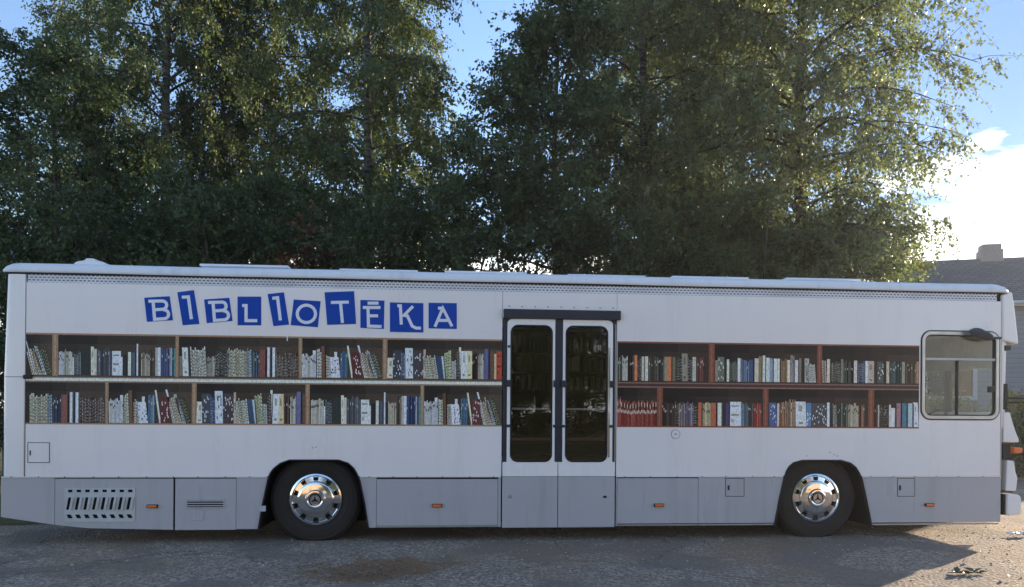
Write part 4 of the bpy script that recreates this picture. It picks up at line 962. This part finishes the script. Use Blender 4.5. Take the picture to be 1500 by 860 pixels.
copy_tree(bC, 'birch_tree', W(-175, 17), 1.2, (1, .95), 'birch at the left edge of the photo behind the shorter dark tree', GT)
copy_tree(bC, 'birch_tree', W(320, 18), 5.1, (.8, .9), 'birch close behind the letters L and I, between two taller birches', GT)
copy_tree(bC, 'birch_tree', W(570, 22), 3.3, (1, 1.0), 'birch set back behind the letters K and A', GT)
copy_tree(bB, 'birch_tree', W(130, 22), 4.4, (.9, .95), 'birch set back to the left of the first letter B', GT)
copy_tree(bE, 'birch_tree', W(1050, 19), 2.6, (.9, 1.0), 'birch set back behind the middle of the reddish bookshelf picture', GT)
copy_tree(bE, 'birch_tree', W(945, 21), 4.1, (.95, 1.0), 'birch furthest back, just right of the round dark tree', GT)
GS = 'undergrowth shrubs behind the bus'
sA = grow('shrub', W(185, 13.6), 5.6, 1.7, .5, M['dark_leaf'], M['dark_bark'], kind='alder', limbs=42, subs=8, twigs=7, lpt=15, Ls=.060, seed=51, trunk_r=.06, stems=3)
tag(sA, 'dark leafy shrub behind the perforated strip left of the first letter B', 'shrub', GS)
sB = grow('shrub', W(1215, 14.6), 5.6, 1.3, .5, M['birch_leaf'], M['dark_bark'], kind='alder', limbs=42, subs=8, twigs=7, lpt=14, Ls=.058, seed=57, trunk_r=.06, stems=3)
tag(sB, 'lighter green shrub above the front wheel, near the end of the trees', 'shrub', GS)
for px_, dp_, src, rot, sc, lab in ((20, 15.5, sA, 1, (1.05, 1.0), 'dark shrub under the leftmost tree above the rear corner of the bus'), (330, 14.2, sA, 2.2, (1.1, 1.08), 'dark shrub behind the letters L and I'),
                                 (425, 15.6, sA, 5.4, (1.1, 1.2), 'dark shrub behind the letters I and O'), (520, 13.8, sA, 3.4, (1.0, .98), 'dark shrub at the foot of the birch behind the letters T and Ē'), (655, 14.6, sA, 4.5, (1.1, 1.15), 'dark shrub below the sky gap, right of the letter A'),
                                 (730, 16.5, sA, .6, (1.1, 1.3), 'tall dark shrub set back left of the round dark tree'), (905, 14.4, sB, .8, (1.1, 1.05), 'green shrub above the right end of the black door header'), (1015, 15, sB, 2.5, (1.1, 1.12), 'green shrub above the round filler cap'),
                                 (1130, 14.2, sB, 4.1, (1.1, 1.0), 'green shrub behind the middle roof hatches right of the doors'), (1150, 17.5, sB, 5.2, (1.1, 1.1), 'green shrub set back behind the weeping birch trunk'), (1268, 16.5, sB, 1.6, (.8, 1.0), 'small green shrub at the right end of the trees beside the house roof'),
                                 (95, 17.5, sA, 2.9, (1.2, 1.15), 'dark shrub set back behind the leftmost tree'), (255, 16.5, sA, 4.0, (1.2, 1.2), 'dark shrub around the trunk of the birch behind the first letters')):
    copy_tree(src, 'shrub', W(px_, dp_), rot, sc, lab, GS, 'shrub')
rs = grow('shrub', W(448, 13.2), 4.9, .45, 2.2, M['rust_leaf'], M['dark_bark'], kind='alder', limbs=9, subs=4, twigs=4, lpt=7, Ls=.07, seed=77, trunk_r=.03)
tag(rs, 'thin shrub with rusty brown leaves above the letters I and O', 'shrub')

# ------------------------------------------------------------------ HOUSE behind on the right
hx, hy = W(1332, 24.6)
ha = R_(-4.69 - 15)
house = empty('house', (hx, hy, 0)); house.rotation_euler = (0, 0, ha)
tag(house, 'grey weatherboarded house with a dark tiled roof and chimney', 'house')
m, nt, b = new_mat('weatherboard')
tc = N(nt, 'ShaderNodeTexCoord'); sx = N(nt, 'ShaderNodeSeparateXYZ'); nt.links.new(tc.outputs['Object'], sx.inputs[0])
fr_ = N(nt, 'ShaderNodeMath', operation='FRACT'); ml = N(nt, 'ShaderNodeMath', operation='MULTIPLY'); ml.inputs[1].default_value = 6.5
nt.links.new(sx.outputs['Z'], ml.inputs[0]); nt.links.new(ml.outputs[0], fr_.inputs[0])
rl = ramp(nt, [(0, (.10, .11, .12)), (.10, (.30, .325, .36)), (1, (.36, .385, .42))], fr_.outputs[0])
nw = N(nt, 'ShaderNodeTexNoise', Scale=2.5, Detail=6.0, Roughness=.7); nt.links.new(tc.outputs['Object'], nw.inputs['Vector'])
nt.links.new(mix(nt, rl.outputs[0], mix(nt, rl.outputs[0], (.20, .20, .19), .6), nw.outputs['Fac']), b.inputs['Base Color']); b.inputs['Roughness'].default_value = .8
bp = N(nt, 'ShaderNodeBump', Strength=.6, Distance=.03); nt.links.new(fr_.outputs[0], bp.inputs['Height']); nt.links.new(bp.outputs[0], b.inputs['Normal'])
M['board'] = m
m, nt, b = new_mat('roof_tiles')
tc = N(nt, 'ShaderNodeTexCoord'); bk2 = N(nt, 'ShaderNodeTexBrick')
bk2.inputs['Scale'].default_value = 1; bk2.inputs['Brick Width'].default_value = .30; bk2.inputs['Row Height'].default_value = .17; bk2.inputs['Mortar Size'].default_value = .02
bk2.inputs['Color1'].default_value = (.10, .10, .105, 1); bk2.inputs['Color2'].default_value = (.17, .165, .16, 1); bk2.inputs['Mortar'].default_value = (.05, .05, .05, 1)
nt.links.new(tc.outputs['Object'], bk2.inputs['Vector'])
nn_ = N(nt, 'ShaderNodeTexNoise', Scale=.8, Detail=5.0); nt.links.new(tc.outputs['Object'], nn_.inputs['Vector'])
nt.links.new(mix(nt, bk2.outputs['Color'], (.12, .115, .09), nn_.outputs['Fac']), b.inputs['Base Color']); b.inputs['Roughness'].default_value = .8
bp = N(nt, 'ShaderNodeBump', Strength=.8, Distance=.03); nt.links.new(bk2.outputs['Fac'], bp.inputs['Height']); bp.invert = True; nt.links.new(bp.outputs[0], b.inputs['Normal'])
M['tiles'] = m
M['trim'] = simple('house_trim', (.55, .56, .56), .6)
M['brickc'] = simple('chimney_brick', (.30, .28, .26), .9, var=.25, scale=20)
HL, HDp, ZE, ZR = 7.2, 7.0, 5.15, 7.15
hw = [(2.05 - .0, 1.0), (3.55, 1.0), (5.4, 1.0), (7.4, 1.0)]
holes = []
for xc in (1.2, 4.2, 6.2):
    holes += [rr(xc - .7, xc + .7, 2.0, 2.95, .002, 1), rr(xc - .5, xc + .6, 3.95, 4.72, .002, 1)]
wl = MB().plate([(0, 0), (HL, 0), (HL, ZE), (0, ZE)], holes, y0=0, y1=.2)
wl.box(0, .2, .201, HDp, 0, ZE).box(HL - .2, HL, .201, HDp, 0, ZE).box(.201, HL - .201, HDp - .2, HDp, 0, ZE)
wl.build('wall', M['board'], house)
for i, h_ in enumerate(holes):
    xs = [p[0] for p in h_]; zs = [p[1] for p in h_]; a, c_, e, f = min(xs), max(xs), min(zs), max(zs)
    w_ = MB().plate([(a - .09, e - .09), (c_ + .09, e - .09), (c_ + .09, f + .09), (a - .09, f + .09)], [[(a + .03, e + .03), (c_ - .03, e + .03), (c_ - .03, f - .03), (a + .03, f - .03)]], y0=-.03, y1=.05)
    w_.box((a + c_) / 2 - .025, (a + c_) / 2 + .025, -.01, .04, e + .031, f - .031)
    wo = w_.build('window', M['trim'], house); MB().box(a, c_, .055, .065, e, f).build('pane', M['house_glass'], wo)
MB().box(.3, HL - .3, .5, HDp - .3, .2, ZE - .1).build('room_core', M['interior'], house)
rfm = MB(); ov = .35; hip = .55
yr = HDp / 2
tpts = [(-ov, -ov, ZE - .12), (HL + ov, -ov, ZE - .12), (HL + ov, HDp + ov, ZE - .12), (-ov, HDp + ov, ZE - .12), (hip, yr, ZR), (HL - hip, yr, ZR)]
rfm.add(tpts, [(0, 1, 5, 4), (1, 2, 5), (2, 3, 4, 5), (3, 0, 4)])
rfm.add([(x, y, z - .1) for x, y, z in tpts[:4]], [(3, 2, 1, 0)])
ro_ = rfm.build('roof', M['tiles'], house)
MB().box(-ov - .02, HL + ov + .02, -ov - .03, -ov - .001, ZE - .26, ZE - .10).build('fascia', M['trim'], house)
MB().tube([(-.3, -ov - .09, ZE - .16), (HL + .3, -ov - .09, ZE - .14)], .055, 8).build('gutter', M['trim'], house, smooth=60)
MB().tube([(2.6, -ov - .09, ZE - .2), (2.6, -.06, ZE - .6), (2.6, -.06, .1)], .04, 8).build('downpipe', M['trim'], house, smooth=60)
cxh = 3.45
MB().box(cxh - .36, cxh + .36, yr - .3, yr + .3, ZR - .3, ZR + .28).box(cxh - .31, cxh + .31, yr - .25, yr + .25, ZR + .2801, ZR + .48).build('chimney', M['brickc'], ro_, bevel=.02)

# hedge and bushes in front of the house
def bush(name, loc, rx, ry, hgt, leaf, n, seed, label, cat='bush', group=None, Ls=.07, z0=.05):
    rg = np.random.default_rng(seed); root = empty(name, (loc[0], loc[1], 0))
    d = unit(rg.normal(size=(n, 3))); rad = rg.uniform(.55, 1, size=(n, 1)) ** .6
    lump = 1 + .22 * np.sin(d[:, :1] * 7 + seed) * np.cos(d[:, 1:2] * 6) + .12 * np.sin(d[:, 2:] * 11 + d[:, :1] * 9)
    pos = d * rad * lump * np.array([rx, ry, hgt / 2]) + np.array([0, 0, hgt / 2]); pos[:, 2] = np.maximum(pos[:, 2], z0)
    me = fast_mesh('foliage', leaf_verts(pos, d + rg.normal(scale=.7, size=(n, 3)), Ls * rg.uniform(.6, 1.3, size=n), rg), n, leaf, rg.random(n))
    o = bpy.data.objects.new('foliage', me); COL.objects.link(o); o.parent = root
    st_ = MB()
    for k in range(9):
        a = 6.28 * k / 9; st_.tube([(0.06 * math.cos(a), .06 * math.sin(a), 0), (rx * .35 * math.cos(a), ry * .35 * math.sin(a), hgt * .5), (rx * .6 * math.cos(a + .3), ry * .6 * math.sin(a + .3), hgt * .85)], [.025, .015, .006], 5)
    st_.build('stems', M['dark_bark'], root)
    return tag(root, label, cat, group)
bush('bush', W(1497, 19.5), .95, .8, 2.05, M['yellow_leaf'], 9000, 5, 'yellow leaved bush below the house window at the right edge', group='bushes in front of the house')
bush('bush', W(1385, 20.5), 1.1, .8, 2.0, M['yellow_leaf'], 9000, 6, "yellowish bush seen through the driver's window", group='bushes in front of the house')
bush('hedge', W(1520, 17.0), 1.3, .7, 1.45, M['dark_leaf'], 14000, 9, 'low dark green hedge on the gravel right of the bus front', 'hedge')

# ------------------------------------------------------------------ small things on the gravel
wx_, wy_ = G(1415, 841)
wd = MB(); 
for k in range(16):
    a = random.uniform(0, 6.28); l = random.uniform(.05, .12); h = random.uniform(.01, .05); c_ = Vector((random.uniform(-.12, .12), random.uniform(-.05, .05), .008))
    d = Vector((math.cos(a), math.sin(a), h / l)); s_ = Vector((-math.sin(a), math.cos(a), 0)) * l * .28
    wd.add([c_, c_ + d * l * .5 + s_ + Vector((0, 0, .012)), c_ + d * l, c_ + d * l * .5 - s_ + Vector((0, 0, .012))], [(0, 1, 2), (0, 2, 3)])
wd.tube([(-.16, .02, .01), (0, 0, .022), (.14, -.03, .012)], .004, 5)
M['weed'] = simple('weed_leaf', (.05, .085, .025), .5, var=.4, scale=30)
w_ = wd.build('weed', M['weed'], fix=False); w_.location = (wx_, wy_, 0)
tag(w_, 'small green sprig lying on the sunlit gravel', 'weed')
sx_, sy_ = G(1489, 786)
sc_ = MB()
gp = [(i / 5, j / 3) for i in range(6) for j in range(4)]
sc_.add([((u - .5) * .20 + random.uniform(-.02, .02), (v - .5) * .10 + random.uniform(-.02, .02), .012 + random.uniform(0, .05)) for u, v in gp], [(i * 4 + j, (i + 1) * 4 + j, (i + 1) * 4 + j + 1, i * 4 + j + 1) for i in range(5) for j in range(3)])
so_ = sc_.build('paper_scrap', M['letter'], fix=False); so_.location = (sx_, sy_, 0)
md = so_.modifiers.new('thick', 'SOLIDIFY'); md.thickness = .002
tag(so_, 'crumpled pale scrap of paper on the gravel past the bumper', 'litter')
# loose stones
rs_ = np.random.default_rng(12); st_ = MB(); phi = (1 + 5 ** .5) / 2
ico = [(-1, phi, 0), (1, phi, 0), (-1, -phi, 0), (1, -phi, 0), (0, -1, phi), (0, 1, phi), (0, -1, -phi), (0, 1, -phi), (phi, 0, -1), (phi, 0, 1), (-phi, 0, -1), (-phi, 0, 1)]
icf = [(0, 11, 5), (0, 5, 1), (0, 1, 7), (0, 7, 10), (0, 10, 11), (1, 5, 9), (5, 11, 4), (11, 10, 2), (10, 7, 6), (7, 1, 8), (3, 9, 4), (3, 4, 2), (3, 2, 6), (3, 6, 8), (3, 8, 9), (4, 9, 5), (2, 4, 11), (6, 2, 10), (8, 6, 7), (9, 8, 1)]
for k in range(1700):
    x, y = rs_.uniform(-7.5, 8.5), rs_.uniform(-4.4, 1.2) if k % 4 else rs_.uniform(-3.4, .2)
    r_ = rs_.uniform(.004, .012) / 1.9 * (1.8 if k % 25 == 0 else 1); j = rs_.uniform(.7, 1.25, size=(12, 3)); f_ = rs_.uniform(.5, .8)
    st_.add([(x + v[0] * r_ * q[0], y + v[1] * r_ * q[1], r_ * f_ + v[2] * r_ * f_ * q[2]) for v, q in zip(ico, j)], icf)
M['stone'] = simple('stone', (.36, .34, .31), .85, var=.6, scale=3.1)
tag(st_.build('loose_stones', M['stone'], fix=False), kind='stuff')
# dry leaf and crumb litter
rg = np.random.default_rng(4)
n = 2600
lx = rg.uniform(-7, 7, n); ly = rg.uniform(-4.5, .6, n)
n2_ = 900
a = G(540, 838); lx[:n2_] = rg.normal(a[0], .42, n2_); ly[:n2_] = rg.normal(a[1], .26, n2_)
pos = np.stack([lx, ly, rg.uniform(.006, .014, n)], 1); ax = np.stack([rg.normal(size=n), rg.normal(size=n), rg.normal(scale=.12, size=n)], 1)
ax = unit(ax); sdv = unit(np.stack([-ax[:, 1], ax[:, 0], rg.normal(scale=.3, size=n)], 1)); L = rg.uniform(.008, .030, n)[:, None]
v = np.stack([pos, pos + ax * L * .5 + sdv * L * .3 + [0, 0, .004], pos + ax * L, pos + ax * L * .5 - sdv * L * .3 + [0, 0, .004]], 1).reshape(-1, 3)
M['litter'] = leaf_mat('litter_leaf', [(0, (.03, .025, .02)), (.35, (.09, .06, .035)), (.7, (.16, .12, .06)), (.9, (.20, .18, .12)), (1, (.36, .33, .26))], .05)
lo = bpy.data.objects.new('leaf_litter', fast_mesh('leaf_litter', v, n, M['litter'], rg.random(n))); COL.objects.link(lo); tag(lo, kind='stuff')

# ------------------------------------------------------------------ across the yard, seen in the glass and chrome
M['sand_brick'] = None
m, nt, b = new_mat('sand_brick'); tc = N(nt, 'ShaderNodeTexCoord'); sx = N(nt, 'ShaderNodeSeparateXYZ'); cx2 = N(nt, 'ShaderNodeCombineXYZ')
nt.links.new(tc.outputs['Object'], sx.inputs[0]); nt.links.new(sx.outputs['X'], cx2.inputs['X']); nt.links.new(sx.outputs['Z'], cx2.inputs['Y'])
bk3 = N(nt, 'ShaderNodeTexBrick'); bk3.inputs['Scale'].default_value = 1; bk3.inputs['Brick Width'].default_value = .25; bk3.inputs['Row Height'].default_value = .075; bk3.inputs['Mortar Size'].default_value = .012
bk3.inputs['Color1'].default_value = (.60, .40, .23, 1); bk3.inputs['Color2'].default_value = (.50, .32, .18, 1); bk3.inputs['Mortar'].default_value = (.4, .36, .3, 1)
nt.links.new(cx2.outputs[0], bk3.inputs['Vector']); nt.links.new(bk3.outputs['Color'], b.inputs['Base Color']); b.inputs['Roughness'].default_value = .9
M['sand_brick'] = m
def shed(x0, L_, label):
    sh = empty('brick_building', (x0, -33, 0)); tag(sh, label, 'building')
    hl = [rr(x - .6, x + .6, 1.2, 2.4, .002, 1) for x in np.arange(3, L_ - 1, 6)]
    wb = MB().plate([(0, 0), (L_, 0), (L_, 6.2), (0, 6.2)], hl, y0=-.3, y1=0); wb.box(0, .3, -8, -.301, 0, 6.2).box(L_ - .3, L_, -8, -.301, 0, 6.2).box(0, L_, -8.3, -8.001, 0, 6.2)
    wb.build('wall', M['sand_brick'], sh)
    MB().add([(-.4, .5, 6.2), (L_ + .4, .5, 6.2), (L_ + .4, -8.8, 6.2), (-.4, -8.8, 6.2), (-.4, -4.1, 8.6), (L_ + .4, -4.1, 8.6)], [(0, 1, 5, 4), (2, 3, 4, 5), (1, 2, 5), (3, 0, 4), (3, 2, 1, 0)]).build('roof', M['tiles'], sh)
    for h_ in hl:
        xs = [p[0] for p in h_]; MB().box(min(xs), max(xs), -.2, -.18, 1.2, 2.4).build('window', M['house_glass'], sh)
shed(12, 12, 'low sandy brick building across the yard, mirrored in the front hub cap')
shed(-26, 22, 'low sandy brick building across the yard, mirrored in the rear hub cap')
bush('hedge', (3.6, -31.5, 0), 8.6, .9, 4.6, M['birch_leaf'], 26000, 19, 'long clipped hedge between the brick buildings, mirrored in the door glass', 'hedge', Ls=.17)
for i, (x, y, s_) in enumerate(((-1.5, -37, 1.0), (3.4, -36, .95), (7.5, -38, 1.05), (11.5, -37, 1.0), (5.5, -43, 1.1), (0, -44, 1.0))):
    copy_tree(bB if i % 2 else bC, 'birch_tree', (x, y), i * 1.3, (1.7 * s_, 1.0 * s_), 'tree between the brick buildings, mirrored in the door glass', 'trees mirrored in the door glass')

# ------------------------------------------------------------------ SKY, SUN, CAMERA
SUN_EL, SUN_AZ = R_(10.0), R_(37.0)               # azimuth from +x toward +y
sdir = Vector((math.cos(SUN_AZ) * math.cos(SUN_EL), math.sin(SUN_AZ) * math.cos(SUN_EL), math.sin(SUN_EL)))
w = bpy.data.worlds.new('World'); scene.world = w; w.use_nodes = True
nt = w.node_tree; bg = nt.nodes['Background']
sky = N(nt, 'ShaderNodeTexSky'); sky.sky_type = 'NISHITA'; sky.sun_disc = False
sky.sun_elevation = SUN_EL; sky.sun_rotation = math.pi / 2 - SUN_AZ; sky.air_density = 1.0; sky.dust_density = 0.0; sky.ozone_density = 2.5
tc = N(nt, 'ShaderNodeTexCoord'); sx = N(nt, 'ShaderNodeSeparateXYZ'); nt.links.new(tc.outputs['Generated'], sx.inputs[0])
mp = N(nt, 'ShaderNodeMapping'); mp.inputs['Scale'].default_value = (1.3, 1.3, 4.5); nt.links.new(tc.outputs['Generated'], mp.inputs[0])
no = N(nt, 'ShaderNodeTexNoise', Scale=2.6, Detail=8.0, Roughness=.6); nt.links.new(mp.outputs[0], no.inputs['Vector'])
ma0 = N(nt, 'ShaderNodeMath', operation='MULTIPLY_ADD'); ma0.inputs[1].default_value = -.34; nt.links.new(no.outputs['Fac'], ma0.inputs[0]); nt.links.new(sx.outputs['Z'], ma0.inputs[2])
dt = N(nt, 'ShaderNodeVectorMath', operation='DOT_PRODUCT'); dt.inputs[1].default_value = (-.088, -.066, 0); nt.links.new(tc.outputs['Generated'], dt.inputs[0])
ma_ = N(nt, 'ShaderNodeMath', operation='ADD'); nt.links.new(ma0.outputs[0], ma_.inputs[0]); nt.links.new(dt.outputs['Value'], ma_.inputs[1])
mr_ = N(nt, 'ShaderNodeMapRange'); mr_.inputs['From Min'].default_value = -.052; mr_.inputs['From Max'].default_value = -.024; mr_.inputs['To Min'].default_value = 1; mr_.inputs['To Max'].default_value = 0
nt.links.new(ma_.outputs[0], mr_.inputs['Value']); rc = mr_
CLOUD = 6.5
tinted = mix(nt, sky.outputs[0], (1.12, 1.0, 1.02), 1.0, 'MULTIPLY')
ds_ = N(nt, 'ShaderNodeVectorMath', operation='DOT_PRODUCT'); ds_.inputs[1].default_value = tuple(sdir); nt.links.new(tc.outputs['Generated'], ds_.inputs[0])
ms_ = N(nt, 'ShaderNodeMapRange'); ms_.inputs['From Min'].default_value = .70; ms_.inputs['From Max'].default_value = .96; nt.links.new(ds_.outputs['Value'], ms_.inputs['Value'])
tinted = mix(nt, tinted, mix(nt, tinted, (.46, .50, .60), 1.0, 'MULTIPLY'), ms_.outputs[0])
cl = mix(nt, tinted, (CLOUD, CLOUD * .99, CLOUD * .96), rc.outputs[0])
nt.links.new(cl, bg.inputs['Color']); bg.inputs['Strength'].default_value = .15
sl_ = bpy.data.lights.new('sun', 'SUN'); sl_.energy = 5.0; sl_.angle = R_(.5); sl_.color = (1, .82, .60)
so2 = bpy.data.objects.new('sun', sl_); COL.objects.link(so2); so2.rotation_euler = (-sdir).to_track_quat('-Z', 'Y').to_euler()

hz = tag(MB().box(-131, 131, -131, 131, -1, 18.8).build('lens_veil_haze', bpy.data.materials.new('lens_veil_air')), kind='stuff')
hm = hz.data.materials[0]; hm.use_nodes = True; nt = hm.node_tree; nt.nodes.clear()
ho = N(nt, 'ShaderNodeOutputMaterial'); hv = N(nt, 'ShaderNodeVolumePrincipled'); hv.inputs['Color'].default_value = (.95, .96, 1, 1)
hv.inputs['Density'].default_value = .0006; hv.inputs['Anisotropy'].default_value = .55  # thin air volume added to stand in for the lens veil
nt.links.new(hv.outputs[0], ho.inputs['Volume'])
cd = bpy.data.cameras.new('camera'); co = bpy.data.objects.new('camera', cd); COL.objects.link(co)
cd.sensor_width = 36; cd.lens = F_PX * 36 / 1500; cd.shift_y = (YH - 430) / 1500; cd.clip_end = 2000; cd.clip_start = .05
mt = Matrix.Identity(4)
for i in range(3): mt[i][0] = RT[i]; mt[i][1] = UP[i]; mt[i][2] = -FW[i]; mt[i][3] = CAM[i]
co.matrix_world = mt
scene.camera = co
scene.view_settings.view_transform = 'Standard'; scene.view_settings.look = 'None'; scene.view_settings.gamma = 1
scene.view_settings.exposure = 1.44
scene.cycles.max_bounces = 8; scene.cycles.transparent_max_bounces = 16; scene.cycles.use_denoising = True
